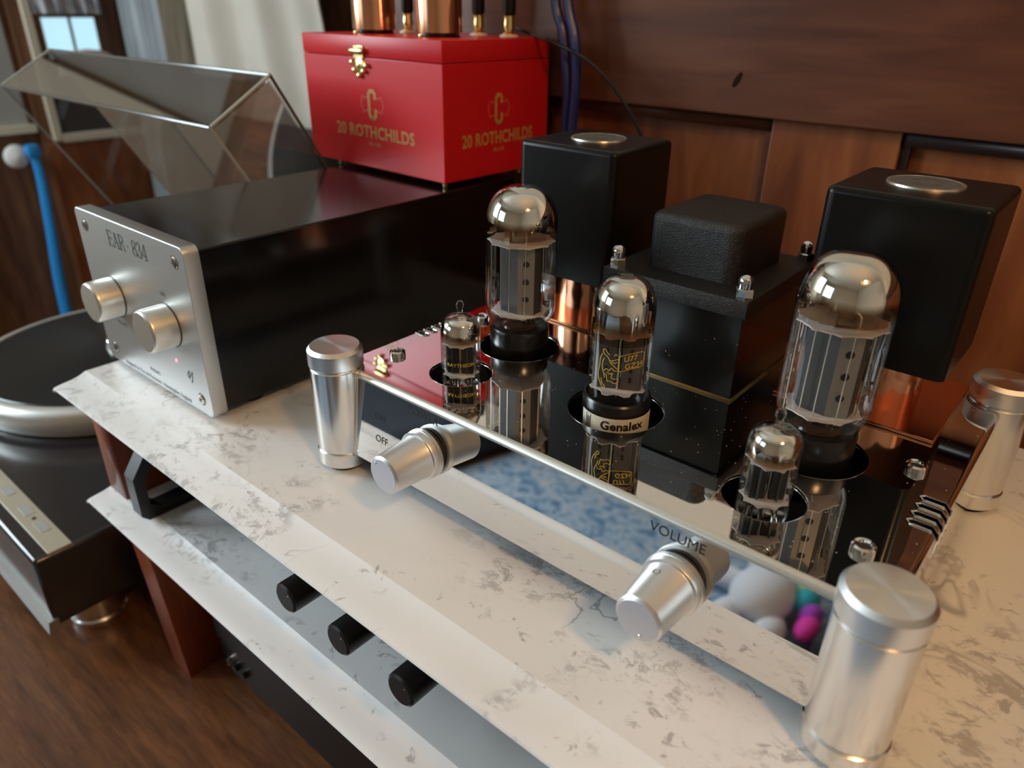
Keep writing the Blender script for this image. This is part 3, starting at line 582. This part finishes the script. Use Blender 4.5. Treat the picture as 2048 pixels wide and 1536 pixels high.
mesh('latch_boss', join(*[xf(lathe([(0, .003), (.0016, .0024), (.0022, 0), (0, 0)], 12), Matrix.Translation((px, -.0010, pz)) @ YAX) for px, pz in ((-.100, zl - .006), (-.109, zl - .004), (-.0905, zl - .006), (-.1005, zl - .014), (-.1065, zl - .010), (-.0945, zl - .0105))]), BRASS, lt)
def cigar_print(sc=1.0):
    C_ = join(ribbon([(.0042, .0040), (.0042, .0085), (.0026, .0105), (-.0026, .0105), (-.0042, .0085), (-.0042, -.0085), (-.0022, -.0108), (.0026, -.0108), (.0044, -.0085), (.0044, -.0035)], .0034), ribbon([(-.0026, -.0115), (.0026, -.0115)], .0022))
    title = text('20 ROTHCHILDS', .0140, bold=.00036, space=1.05, sx=1.0)
    sub = text('4½ x 50', .0046, bold=.0001)
    wing = join(*[ribbon([(s*.0050, .0052), (s*.0095, .0052), (s*.0120, .0070), (s*.0150, .0), (s*.0120, -.0070), (s*.0095, -.0052), (s*.0050, -.0052)], .0009) for s in (-1, 1)])
    return join(mv(C_, 0, .0135, 0), mv(title, 0, -.0098, 0), mv(sub, 0, -.0190, 0)), mv(wing, 0, .0135, 0)
cp, cw = cigar_print()
zc = FT + .0395
fx = -.088
mesh('gold_lettering', [(([(fx + a * .98, -.00015, zc + b) for a, b, c in cp[0]], cp[1]), GOLD_INK), (([(fx + a, -.00015, zc + b) for a, b, c in cw[0]], cw[1]), GOLD_FAINT)], None, rb, smooth=False)
mesh('gold_lettering', [(([(.00015, .0630 + a * .80, zc + b) for a, b, c in cp[0]], cp[1]), GOLD_INK), (([(.00015, .0630 + a * .85, zc + b) for a, b, c in cw[0]], cw[1]), GOLD_FAINT)], None, rb, smooth=False)
ZT = FT + BH
def boxloc(x, y, z): return RB @ Vector((x, y, z))
for (x, y) in ((-.1165, .010), (-.034, .010)): mesh('lid_pin', lathe([(0, .0034), (.0014, .0030), (.0018, .0018), (.0014, 0), (0, 0)], 12, (x, y, ZT)), GOLD, rb)
jacks = ((-.1338, .0830), (-.0596, .100), (-.0231, .100))
for x, y in jacks:
    j = mesh('jack', lathe([(0, .0016), (.0056, .0016), (.0058, .0028), (.0046, .0036), (.0034, .0042), (.0034, .0080), (0, .0080)], 24, (x, y, ZT)), GOLD, rb)
    mesh('white_washer', lathe([(0, 0), (.0078, 0), (.0078, .0012), (.0070, .0017), (0, .0017)], 24, (x, y, ZT)), pbr('white_nylon', (.75, .70, .66), .4), j)
for (x, y), wh in zip(jacks, ('between the two copper cans', 'right behind the nearer copper can', 'nearest the right edge of the red box')):
    p = boxloc(x, y, ZT + .0060)
    pg = thing('cable_plug', p, 'black phono plug with gold collar ' + wh, 'plug', 'plugs on the red box')
    mesh('collar', lathe([(.0036, .0), (.0046, 0), (.0048, .0040), (.0044, .0060), (.0046, .0100), (.0036, .0110), (0, .0110)], 24, p), GOLD, pg)
    mesh('barrel', lathe([(0, .0110), (.0052, .0110), (.0056, .0125), (.0056, .048), (.0040, .056), (0, .056)], 24, p), BLACK_SATIN, pg)
for (x, y), wh in (((-.1351, .045), 'farther left of the pair'), ((-.0506, .045), 'nearer right of the pair')):
    p = boxloc(x, y, ZT)
    cn = thing('copper_shield_can', p, 'polished copper tube shield can on the red box, ' + wh, 'can', 'copper cans on the red box')
    mesh('can', lathe([(.0180, .0036), (.0190, .0034), (.0190, .085), (.0182, .087), (0, .087)], 48, p), COPPER, cn)
    mesh('base_ring', lathe([(0, 0), (.0166, 0), (.0170, .0008), (.0170, .0036), (0, .0036)], 48, p), BLACK_PLASTIC, cn)

# cables behind the box
def back(P, k=1.055): return [(x * k, y * k, max(.006, .25 - (.25 - z) * k)) for x, y, z in P]
tag(mesh('signal_cable', sweep(spline(back([(-.400, .508, .330), (-.389, .509, .254), (-.381, .509, .234), (-.377, .509, .212), (-.3735, .509, .187), (-.374, .509, .162), (-.376, .509, .10), (-.378, .509, .006)])), .0042, 10), BLUE_CABLE), 'thick blue cable, left one of the pair beside the red box', 'cable', 'blue cables')
tag(mesh('signal_cable', sweep(spline(back([(-.388, .507, .330), (-.3755, .507, .254), (-.367, .507, .227), (-.3645, .507, .195), (-.366, .507, .162), (-.367, .507, .10), (-.367, .507, .006)])), .0042, 10), BLUE_CABLE), 'thick blue cable, right one of the pair beside the red box', 'cable', 'blue cables')
tag(mesh('thin_wire', sweep(spline(back([(-.436, .5125, .2345), (-.420, .510, .2315), (-.390, .503, .2255), (-.365, .500, .2195), (-.346, .500, .2115), (-.327, .500, .1985), (-.314, .500, .186), (-.302, .500, .172), (-.294, .500, .155), (-.290, .500, .10), (-.288, .500, .004)])), .0014, 8), BLACK_PLASTIC), 'thin black wire arching from the red box down the panelling', 'wire')

# ================================================================== valve amplifier
AX0, AX1, AY0, AY1, DZ, BR = -.3253, -.0203, .2285, .4375, .065, .0034
XC = (AX0 + AX1) / 2
am = thing('valve_amplifier', (XC, (AY0 + AY1) / 2, 0), 'polished steel valve amplifier with round aluminium corner posts', 'amplifier')
KT = ((-.2620, .319), (-.0815, .319)); GZ = (-.1735, .291); SM = ((-.2622, .268), (-.0832, .268))
HOLES = [(*KT[0], .0245), (*KT[1], .0245), (*GZ, .0248), (*SM[0], .0178), (*SM[1], .0178)]
SLOTS = (.2915, .2985, .3055, .3125); SWD = .0040; SL = .0105; SDN = .012
def deck_geo():
    bm = bmesh.new(); x0, x1, y0, y1 = AX0 + BR, AX1 - BR, AY0 + BR, AY1 - BR
    def loop(pts):
        vs = [bm.verts.new((p[0], p[1], DZ)) for p in pts]
        for a, b in zip(vs, vs[1:] + vs[:1]): bm.edges.new((a, b))
    out = [(x0, y0), (x1, y0)]
    for y in SLOTS:
        out += [(x1, y - SWD/2)] + [(AX1 - SL - SWD/2 * math.cos(math.radians(t)), y + SWD/2 * math.sin(math.radians(t))) for t in range(-90, 91, 30)] + [(x1, y + SWD/2)]
    out += [(x1, y1), (x0, y1)]
    for y in SLOTS[::-1]:
        out += [(x0, y + SWD/2)] + [(AX0 + SL + SWD/2 * math.cos(math.radians(t)), y + SWD/2 * math.sin(math.radians(t))) for t in range(90, -91, -30)] + [(x0, y - SWD/2)]
    loop(out)
    for cx, cy, r in HOLES: loop([(cx + r * math.cos(2*PI*k/64), cy + r * math.sin(2*PI*k/64)) for k in range(64)])
    bmesh.ops.triangle_fill(bm, use_beauty=True, use_dissolve=False, edges=bm.edges[:])
    # drop any triangles laid across the holes
    kill = [f for f in bm.faces if any((f.calc_center_median().x - cx)**2 + (f.calc_center_median().y - cy)**2 < (r * .985)**2 for cx, cy, r in HOLES)]
    bmesh.ops.delete(bm, geom=kill, context='FACES_ONLY')
    for f in bm.faces:
        if f.normal.z < 0: f.normal_flip()
    return from_bm(bm)
mesh('deck', deck_geo(), DECK, am, smooth=False)
for cx, cy, r in HOLES: mesh('hole_rim', lathe([(r, DZ), (r + .0003, DZ + .0001), (r + .0002, DZ - .0016), (r, DZ - .0016)], 64, (cx, cy, 0)), CHROME, am)
bend = [(BR - BR * math.cos(math.radians(t)), -BR + BR * math.sin(math.radians(t))) for t in range(0, 91, 10)]     # (inset, dz): side -> top
ZB = .0132
KY = .2266
def py(z): return AY0 - (DZ - BR - z) * (AY0 - .2227) / (DZ - BR - ZB) - .00014      # front panel leans back a little
def strip(pa, pb, inward):
    """bend strip between two ground points, inset along 'inward'"""
    V, F = [], []
    for p in (pa, pb):
        for i, dz in bend: V.append((p[0] + inward[0] * i, p[1] + inward[1] * i, DZ + dz))
    n = len(bend)
    for k in range(n - 1): F.append((k, n + k, n + k + 1, k + 1))
    return V, F
def wallq(pa, pb, z0, z1): return [(pa[0], pa[1], z0), (pb[0], pb[1], z0), (pb[0], pb[1], z1), (pa[0], pa[1], z1)], [(0, 1, 2, 3)]
fp = mesh('front_panel', ([(AX0 + .0190, .2227, ZB), (AX1 - .0120, .2227, ZB), (AX1 - .0120, AY0, DZ - BR), (AX0 + .0190, AY0, DZ - BR)], [(0, 1, 2, 3)]), CHROME, am, smooth=False)
mesh('panel_flange', ([(x, y, z) for z, y0 in ((ZB, .2227), (DZ - BR, AY0)) for x, y in ((AX0 + .0160, y0 - .0005), (AX0 + .0200, y0 - .0005), (AX0 + .0200, y0 + .004), (AX0 + .0160, y0 + .004))], box(0, 1, 0, 1, 0, 1)[1]), ALU_KNOB, am, smooth=False)
mesh('front_bend', strip((AX0 + .002, AY0), (AX1 - .002, AY0), (0, 1)), ALU_KNOB, am)
mesh('back_panel', wallq((AX1, AY1), (AX0, AY1), ZB, DZ - BR), CHROME, am, smooth=False)
mesh('back_bend', strip((AX1, AY1), (AX0, AY1), (0, -1)), CHROME, am)
ys = [AY0] + [q for y in SLOTS for q in (y - SWD/2, y + SWD/2)] + [AY1]
for X, inw in ((AX1, -1), (AX0, 1)):
    bg, sg = [], []
    for k in range(0, len(ys), 2):
        bg.append(strip((X, ys[k]), (X, ys[k+1]), (inw, 0))); sg.append(wallq((X, ys[k]), (X, ys[k+1]), DZ - SDN, DZ - BR))
    sg.append(wallq((X, AY0), (X, AY1), ZB, DZ - SDN))
    mesh('side_panel', join(*sg), CHROME, am, smooth=False); mesh('side_bend', join(*bg), CHROME, am)
    for y in SLOTS:      # rolled lips of the vent slots
        s = -inw
        mesh('vent_lip', sweep([(X - s * SL, y + SWD/2, DZ + .0002), (X - s * (SL + .0018), y, DZ + .0002), (X - s * SL, y - SWD/2, DZ + .0002), (X - s * .0024, y - SWD/2, DZ + .0002), (X + s * .0003, y - SWD/2, DZ - .0026), (X + s * .0003, y - SWD/2, DZ - SDN), (X + s * .0003, y + SWD/2, DZ - SDN), (X + s * .0003, y + SWD/2, DZ - .0026), (X - s * .0024, y + SWD/2, DZ + .0002), (X - s * SL, y + SWD/2, DZ + .0002)], .0004, 6), CHROME, am)
mesh('inner_tray', box(AX0 + .003, AX1 - .003, AY0 + .002, AY1 - .003, .044, .047), BLACK_MATTE, am)
mesh('base_plate', box(AX0 + .002, AX1 - .002, .2290, AY1 - .001, ZB, ZB + .0015), BLACK_SATIN, am)
for x, y in ((-.3222, .2272), (-.0235, .2268), (-.0235, .4366), (-.3222, .4366)):
    po = mesh('corner_post', lathe([(0, .0130), (.0146, .0130), (.0152, .0136), (.0152, .0648), (.0146, .0654), (.0146, .0664), (0, .0664)], 64, (x, y, 0)), ALU, am)
    mesh('post_cap', lathe([(0, .0664), (.0152, .0664), (.0157, .0670), (.0157, .0757), (.0139, .0778), (0, .0778)], 64, (x, y, 0)), ALU_CAP, po)
    mesh('post_base', lathe([(0, .0030), (.0145, .0030), (.0157, .0042), (.0157, .0118), (.0148, .0124), (.0142, .0130), (0, .0130)], 64, (x, y, 0)), ALU, po)
    mesh('post_foot', lathe([(0, 0), (.0115, 0), (.0115, .003), (0, .003)], 32, (x, y, 0)), RUBBER, po)
for x in (-.3060, -.0398):
    for y in (.2595, .3340):
        mesh('deck_screw', lathe([(.0024, .0020), (.0028, .0030), (.0038, .0033), (.0046, .0026), (.0047, .0004), (.0047, 0)], 32, (x, y, DZ)), CHROME, am)
        mesh('screw_socket', lathe([(0, .0021), (.0025, .0021), (.0025, .0016), (0, .0016)], 6, (x, y, DZ)), INK, am)
# front knobs on short dark shafts
for x in (-.2464, -.0980):
    M_ = Matrix.Translation((x, KY, .0392)) @ YAX
    k = mesh('control_knob', xf(lathe([(0, .0318), (.0096, .0318), (.0104, .0310), (.0119, .0092), (.0121, .0088), (.0132, .0086), (.0135, .0080), (.0135, .0052), (.0138, .0050), (.0138, .0030), (.0128, .0024), (0, .0024)], 64), M_), ALU_BLAST, am)
    mesh('knob_face', xf(lathe([(0, .0321), (.0090, .0321), (.0094, .0317), (0, .0317)], 48), M_), pbr('knob_face_satin', (.72, .71, .74), .42, .9), k)
    mesh('knob_seat', xf(lathe([(0, .0024), (.0122, .0024), (.0122, .0), (0, 0)], 40), M_), BLACK_MATTE, k)
    da = math.radians(135 if x < -.2 else -75)
    mesh('index_dimple', xf(lathe([(0, .0002), (.0007, .0002), (.0009, 0), (0, 0)], 12), M_ @ Matrix.Translation((.0074 * math.cos(da), .0074 * math.sin(da), .0321))), STEEL, k)
    mesh('set_screw', xf(lathe([(.0011, .0003), (.0017, .0003), (.0019, -.0008), (.0011, -.0008)], 14), M_ @ Matrix.Rotation(math.radians(-70 if x < -.2 else 105), 4, 'Z') @ Matrix.Translation((.0113, 0, .0145)) @ Matrix.Rotation(PI/2, 4, 'Y')), STEEL, k)
for wd, sz, lx, lz in (('POWER', .0066, -.2520, .0575), ('VOLUME', .0066, -.1015, .0572), ('ON', .0056, -.2855, .0443), ('OFF', .0060, -.2834, .0310)):
    g = text(wd, sz); mesh('panel_lettering', ([(lx + a, py(lz + b), lz + b) for a, b, c in g[0]], g[1]), INK, am, smooth=False)
# octal and small sockets
for cx, cy, r in HOLES:
    ro = .0165 if r > .02 else .0112
    s = mesh('socket', lathe([(0, .047), (ro + .003, .047), (ro + .003, .0500), (ro, .0504), (ro, .0556), (ro - .002, .0560), (0, .0560)], 40, (cx, cy, 0)), BLACK_PLASTIC, am)
    for sg in (-1, 1): mesh('socket_screw', lathe([(0, .0520), (.0012, .0518), (.0017, .0500), (.0017, .047), (0, .047)], 12, (cx + sg * (r - .0030) * .92, cy - sg * (r - .0030) * .38, 0)), GOLD if r > .02 else STEEL, s)
# mains transformer
PX0, PX1, PY0, PY1 = -.2140, -.1325, .3375, .4270
pt = mesh('mains_transformer', rbox(PX0, PX1, PY0, PY1, DZ + .0012, .1170, .0005, 2), BLACK_LAM, am)
mesh('gasket', box(PX0 - .0006, PX1 + .0006, PY0 - .0006, PY1 + .0006, DZ, DZ + .0012), pbr('varnish_line', (.20, .15, .05), .35), pt)
mesh('bracket', rbox(PX0 - .0020, PX1 + .0020, PY0 - .0020, PY1 + .0020, .1120, .1215, .0006, 2), BLACK_WRINKLE, pt)
mesh('bell_cover', rbox(-.2010, -.1465, .3535, .4180, .1215, .1520, .0045, 5, vr=.0085), BLACK_WRINKLE, pt)
for x in (-.2110, -.1362):
    for y in (.3425, .4240):
        nu = mesh('cap_nut', lathe([(.0018, .1215), (.0047, .1215), (.0047, .1255), (.0042, .1262), (0, .1262)], 6, (x, y, 0)), CHROME, pt, angle=20)
        mesh('nut_dome', lathe([(.0036, .1262), (.0037, .1290)] + [(.0037 * math.cos(math.radians(t)), .1295 + .0037 * math.sin(math.radians(t))) for t in range(0, 91, 15)], 24, (x, y, 0)), CHROME, pt)
# output transformers on copper pedestals
for x in (-.2678, -.0790):
    y = .3985; hx, hy = .0355, .0335
    ot = mesh('output_transformer', rbox(x - hx, x + hx, y - hy, y + hy, .0955, .1768, .0030, 4, vr=.0045), BLACK_ANOD, am)
    mesh('copper_plate', rbox(x - .0405, x + .0395, .3625, .4425, DZ + .0002, DZ + .0018, .0004, 2), COPPER_PLATE, ot)
    mesh('copper_pedestal', lathe([(0, DZ + .0018), (.0228, DZ + .0018), (.0228, .0955), (0, .0955)], 56, (x, y, 0)), COPPER, ot)
    bd = mesh('badge', lathe([(0, .0006), (.0158, .0006), (.0160, .0009), (.0172, .0009), (.0175, 0), (0, 0)], 56, (x - .001, y + .003, .1768)), pbr('badge_silver', (.62, .56, .47), .30, .9), ot)
    gr = pbr('badge_field', (.09, .082, .07), .6, .2)
    mesh('badge_field', lathe([(0, .00085), (.0156, .00085), (.0158, .0006), (0, .0006)], 48, (x - .001, y + .003, .1768)), gr, ot)
    ringp = [ribbon(ell(0, 0, .0082, .0082, 20, 160, 14), .0009), ribbon(ell(0, 0, .0082, .0082, 200, 340, 14), .0009), ribbon([(-.0065, .0015), (-.0030, .0045), (-.0005, -.0015), (.0010, .0030), (.0040, -.0040), (.0068, -.0010)], .0010), ribbon([(-.0060, -.0030), (-.0020, -.0045), (.0015, -.0052)], .0009)]
    mesh('badge_emblem', mv(join(*ringp), x - .001, y + .003, .1768 + .0010), bd.data.materials[0], ot, smooth=False)

# ================================================================== valves
def kt(loc, rz, label):
    x, y = loc; z0 = .0560
    t = thing('power_tube', (x, y, z0), label, 'tube', 'large power tubes')
    mesh('base', lathe([(0, .0560), (.0150, .0560), (.0166, .0570), (.0172, .0580), (.0174, .0640), (.0178, .0650), (.0178, .0775), (.0170, .0790), (.0160, .0792), (0, .0780)], 48, (x, y, 0)), BLACK_PLASTIC, t)
    prof = [(.0155, .0770), (.0160, .0800), (.0185, .0835), (.0203, .0880), (.0206, .0930), (.0206, .1350)] + [(.0206 * math.cos(math.radians(a)) ** .72, .1405 + .0212 * math.sin(math.radians(a))) for a in range(0, 90, 6)] + [(0, .1617)]
    mesh('glass_bulb', lathe(prof, 64, (x, y, 0)), GLASS, t, angle=60)
    gp = [(.0204, z) for z in (.1350, .1365, .1385)] + [(.0204 * math.cos(math.radians(a)) ** .72, .1405 + .0210 * math.sin(math.radians(a))) for a in range(0, 90, 6)] + [(0, .1615)]
    mesh('getter_flash', [(lathe(gp, 64, (x, y, 0)), getter_mat('getter_silver', .1375 - z0, .1480 - z0))], None, t, angle=60)
    def mica(z, r, nt):
        pts = []
        for k in range(nt * 4):
            a = 2 * PI * k / (nt * 4); pts.append((x + (r + (.0016 if k % 4 == 0 else 0)) * math.cos(a), y + (r + (.0016 if k % 4 == 0 else 0)) * math.sin(a)))
        return prism(pts, z, z + .0006)
    mesh('mica_spacer', mica(.1305, .0180, 10), MICA, t, smooth=False); mesh('mica_spacer', mica(.0882, .0158, 8), MICA, t, smooth=False)
    R = Matrix.Translation((x, y, 0)) @ Matrix.Rotation(rz, 4, 'Z')
    a0 = [(-.0125, -.0035), (-.0075, -.0088), (.0045, -.0092), (.0128, -.0045), (.0125, .0035), (.0075, .0088), (-.0045, .0092), (-.0128, .0045)]
    g = prism(a0, .0890, .1303); n = len(a0)
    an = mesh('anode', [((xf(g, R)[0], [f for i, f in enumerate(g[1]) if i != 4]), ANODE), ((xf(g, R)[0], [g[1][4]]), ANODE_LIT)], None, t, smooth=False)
    p, q = Vector((*a0[2], 0)), Vector((*a0[3], 0)); mid = (p + q) / 2; nd = Vector(((q - p).y, -(q - p).x, 0)).normalized()
    for zz in (.0985, .1090, .1195):
        mh = R @ Matrix.Translation((mid.x, mid.y, zz)) @ nd.to_track_quat('Z', 'X').to_matrix().to_4x4()
        mesh('vent_hole', xf(lathe([(0, .0003), (.0016, .0003), (.0019, .00005)], 20), mh), HOLE, an)
    rods = []
    for px, py in ((-.0135, -.0105), (.0008, -.0125), (-.0060, -.0112), (.0142, .0020), (.0100, -.0095)):
        w0 = R @ Vector((px, py, 0)); rods.append(sweep([(w0.x, w0.y, .0865), (w0.x, w0.y, .1330)], .0003, 6))
    mesh('support_rod', join(*rods), NICKEL, t)
    cg = R @ Vector((0, 0, 0))
    mesh('getter_cup', join(lathe([(.0062, .1340), (.0065, .1420), (0, .1420)], 20, (cg.x, cg.y, 0)), sweep([(cg.x + .009, cg.y - .006, .131), (cg.x + .009, cg.y - .006, .1365), (cg.x + .005, cg.y - .003, .138)], .0006, 6), rbox(cg.x - .0035, cg.x + .0005, cg.y - .011, cg.y - .0085, .1311, .1380, .0003, 1)), NICKEL, t)
    wires = []
    for k in range(6):
        a = 2 * PI * k / 6 + .3; wires.append(sweep(spline([(x + .0055 * math.cos(a), y + .0055 * math.sin(a), .0778), (x + .0070 * math.cos(a), y + .0070 * math.sin(a), .0825), (x + .0095 * math.cos(a), y + .0095 * math.sin(a), .0880)], 4), .0004, 5))
    mesh('lead_wire', join(*wires), NICKEL, t)
    mesh('glass_stem', lathe([(.0120, .0772), (.0105, .0800), (.0075, .0815), (0, .0820)], 28, (x, y, 0)), pbr('amber_stem', (.05, .020, .010), .12), t)
kt(KT[0], math.radians(4), 'tall power tube in front of the left black transformer, near the red box')
kt(KT[1], math.radians(-4), 'tall power tube in front of the right black transformer')

def rect(loc):
    x, y = loc; z0 = .0545
    t = thing('rectifier_tube', (x, y, z0), 'medium rectifier tube with cream label and yellow lion print', 'tube')
    mesh('base', lathe([(0, z0), (.0160, z0), (.0172, .0552), (.0175, .0560), (.0175, .0740), (.0168, .0750), (.0160, .0752), (.0155, .0735), (0, .0735)], 56, (x, y, 0)), BLACK_PLASTIC, t)
    ac = math.atan2(-y, -x) + math.radians(8)        # looks toward the camera
    V = lathe([(.01762, .0568), (.01762, .0682)], 48, (x, y, 0), ac - 1.32, ac + 1.30)
    lb = mesh('label', V, WHITE_LABEL, t)
    R_ = .01772
    mesh('label_print', join(wrap(text('Genalex', .0066, bold=.00022, space=1.04), x, y, R_, ac + .10, .0638), wrap(text('MADE IN RUSSIA', .0030, bold=.00003), x, y, R_, ac + .12, .0590)), INK, lb, smooth=False)
    mesh('label_mark', join(*[wrap(ribbon(p, .0004), x, y, R_, ac - .98, .0628) for p in ([(-.0016, -.0046), (.0016, -.0046), (.0016, .0046), (-.0016, .0046), (-.0016, -.0046)], [(0, -.0034), (0, .0034)], [(-.0008, -.003), (-.0008, .003)], [(.0008, -.003), (.0008, .003)])]), INK, lb, smooth=False)
    prof = [(.0150, .0730), (.0152, .0800), (.0154, .1180)] + [(.0154 * math.cos(math.radians(a)) ** .75, .1215 + .0155 * math.sin(math.radians(a))) for a in range(0, 90, 6)] + [(.0012, .1372), (0, .1372)]
    mesh('glass_bulb', lathe(prof, 56, (x, y, 0)), GLASS, t, angle=60)
    gp = [(.0152, z) for z in (.1060, .1100, .1140, .1180)] + [(.0152 * math.cos(math.radians(a)) ** .75, .1215 + .0153 * math.sin(math.radians(a))) for a in range(0, 80, 6)]
    mesh('getter_flash', [(lathe(gp, 56, (x, y, 0)), getter_mat('getter_silver_rectifier', .1110 - z0, .1200 - z0))], None, t, angle=60)
    R = Matrix.Translation((x, y, 0)) @ Matrix.Rotation(math.radians(28), 4, 'Z')
    an = mesh('anode', xf(join(*[prism([(s*.0014, -.0062), (s*.0105, -.0062), (s*.0118, -.0045), (s*.0118, .0045), (s*.0105, .0062), (s*.0014, .0062)][::s], .0795, .1085) for s in (-1, 1)]), R), pbr('rectifier_anode', (.11, .10, .095), .45, .35), t, smooth=False)
    mesh('anode_slot', xf(join(*[box(a - .0007, a + .0007, -.0066, -.0060, z, z + .0030) for a in (-.0060, .0060) for z in (.0835, .0890, .0985)]), R), HOLE, an)
    mesh('support_rod', xf(join(*[sweep([(a, b, .0755), (a, b, .1105)], .0007, 8) for a, b in ((0, -.0066), (0, .0066), (-.0128, 0), (.0128, 0))]), R), STEEL, t)
    def star(z, r0, r1, n):
        pts = [(x + (r1 if k % 4 in (0, 1) else r0) * math.cos(2*PI*k/(4*n)), y + (r1 if k % 4 in (0, 1) else r0) * math.sin(2*PI*k/(4*n))) for k in range(4*n)]
        return prism(pts, z, z + .0005)
    mesh('mica_spacer', star(.0790, .0122, .0146, 8), MICA, t, smooth=False); mesh('mica_spacer', star(.1090, .0122, .0146, 8), MICA, t, smooth=False)
    # yellow lion holding a banner
    Rg = .01545; st = []
    bn = [(-.0035, -.0050), (.0078, -.0030), (.0090, -.0018), (.0090, .0038), (.0078, .0050), (-.0032, .0034), (-.0042, .0026), (-.0040, -.0042), (-.0035, -.0050)]
    st.append(ribbon(bn, .00042))
    lion = [[(-.0042, .0018), (-.0062, .0008), (-.0085, .0000), (-.0070, -.0018), (-.0042, -.0038)], [(-.0085, 0), (-.0098, .0020), (-.0115, .0030), (-.0125, .0048), (-.0112, .0056), (-.0100, .0040), (-.0088, .0034)],
            [(-.0080, -.0008), (-.0068, -.0002), (-.0060, -.0010), (-.0050, .0002)], [(-.0042, -.0045), (-.0060, -.0048), (-.0075, -.0036), (-.0085, -.0052), (-.0100, -.0044), (-.0112, -.0056)],
            [(-.0095, -.0060), (-.0080, -.0068), (-.0068, -.0062), (-.0072, -.0086), (-.0055, -.0092), (-.0042, -.0088), (-.0040, -.0104), (-.0056, -.0116), (-.0075, -.0106), (-.0092, -.0108), (-.0096, -.0088), (-.0102, -.0070)],
            [(-.0128, .0030), (-.0138, .0000), (-.0140, -.0040), (-.0146, -.0075), (-.0140, -.0105), (-.0130, -.0125), (-.0118, -.0145), (-.0106, -.0150), (-.0104, -.0136), (-.0118, -.0128), (-.0126, -.0100)],
            [(-.0116, .0010), (-.0124, -.0020), (-.0122, -.0050), (-.0112, -.0070), (-.0106, -.0095)], [(-.0066, .0030), (-.0058, .0040), (-.0050, .0032)]]
    for p in lion: st.append(ribbon([q[:2] for q in spline([(a, b, 0) for a, b in p], 4)], .00036))
    tx = text('U77', .0040); tx2 = text('GZ34', .0040)
    sh_ = lambda g, dx, dy: ([(a + dx, b + dy + .16 * (a + dx), 0) for a, b, c in g[0]], g[1])
    pr = join(*st, sh_(tx, .0016, .0018), sh_(tx2, .0036, -.0022))
    mesh('yellow_print', wrap(pr, x, y, Rg, ac + .10, .0985), YELLOW, t, smooth=False)
rect(GZ)

def small(loc, label, printed):
    x, y = loc; z0 = .0560
    t = thing('signal_tube', (x, y, z0), label, 'tube', 'small signal tubes')
    prof = [(0, .0562), (.0098, .0562), (.0110, .0575), (.0111, .0590), (.0111, .0900), (.0108, .0935), (.0098, .0965), (.0080, .0983), (.0055, .0992), (.0028, .0998), (.0018, .1008), (.0016, .1030), (.0022, .1045), (.0023, .1062), (.0016, .1078), (0, .1083)]
    mesh('glass_bulb', lathe(prof, 44, (x, y, 0)), GLASS_SM, t, angle=60)
    gp = [(.0107, .0860), (.0107, .0900), (.0104, .0933), (.0095, .0961), (.0078, .0979), (.0054, .0988), (.0024, .0994)]
    mesh('getter_flash', [(lathe(gp, 44, (x, y, 0)), getter_mat('getter_silver_small', .0868 - z0, .0925 - z0))], None, t, angle=60)
    R = Matrix.Translation((x, y, 0)) @ Matrix.Rotation(math.radians(35), 4, 'Z')
    mesh('anode', xf(join(*[prism([(s*.0010, -.0030), (s*.0072, -.0030), (s*.0072, .0030), (s*.0010, .0030)][::s], .0660, .0835) for s in (-1, 1)]), R), ANODE_DARK, t, smooth=False)
    mesh('anode_fin', xf(join(*[box(a - .0003, a + .0003, -.0046, .0046, .0660, .0835) for a in (-.0041, .0041)]), R), ANODE, t, smooth=False)
    def star(z, r0, r1, n):
        pts = [(x + (r1 if k % 3 == 0 else r0) * math.cos(2*PI*k/(3*n)), y + (r1 if k % 3 == 0 else r0) * math.sin(2*PI*k/(3*n))) for k in range(3*n)]
        return prism(pts, z, z + .0004)
    mesh('mica_spacer', star(.0838, .0090, .0106, 9), MICA, t, smooth=False); mesh('mica_spacer', star(.0652, .0090, .0106, 9), MICA, t, smooth=False)
    mesh('support_rod', xf(join(*[sweep([(a, b, .0620), (a, b, .0860)], .0004, 6) for a, b in ((0, -.0030), (0, .0030), (.0082, 0), (-.0082, 0))]), R), NICKEL, t)
    mesh('getter_ring', xf(join(sweep([(0, 0, .084), (0, 0, .0905)], .0004, 6), lathe([(.0040, .0905), (.0046, .0910), (.0040, .0915), (.0036, .0910), (.0040, .0905)], 20)), R), NICKEL, t)
    mesh('pin_lead', join(*[sweep([(x + .0062 * math.cos(2*PI*k/10), y + .0062 * math.sin(2*PI*k/10), .0566), (x + .0066 * math.cos(2*PI*k/10), y + .0066 * math.sin(2*PI*k/10), .0650)], .0005, 6) for k in range(9)]), NICKEL, t)
    if printed:
        ac = math.atan2(-y, -x)
        mesh('yellow_print', join(wrap(text('RAYTHEON', .0030, space=1.05), x, y, .01118, ac, .0742)), YELLOW, t, smooth=False)
small(SM[0], 'small signal tube on the left with yellow lettering', True)
small(SM[1], 'small signal tube on the right without lettering', False)

for o in bpy.data.objects:
    if '_o' in o: del o['_o']
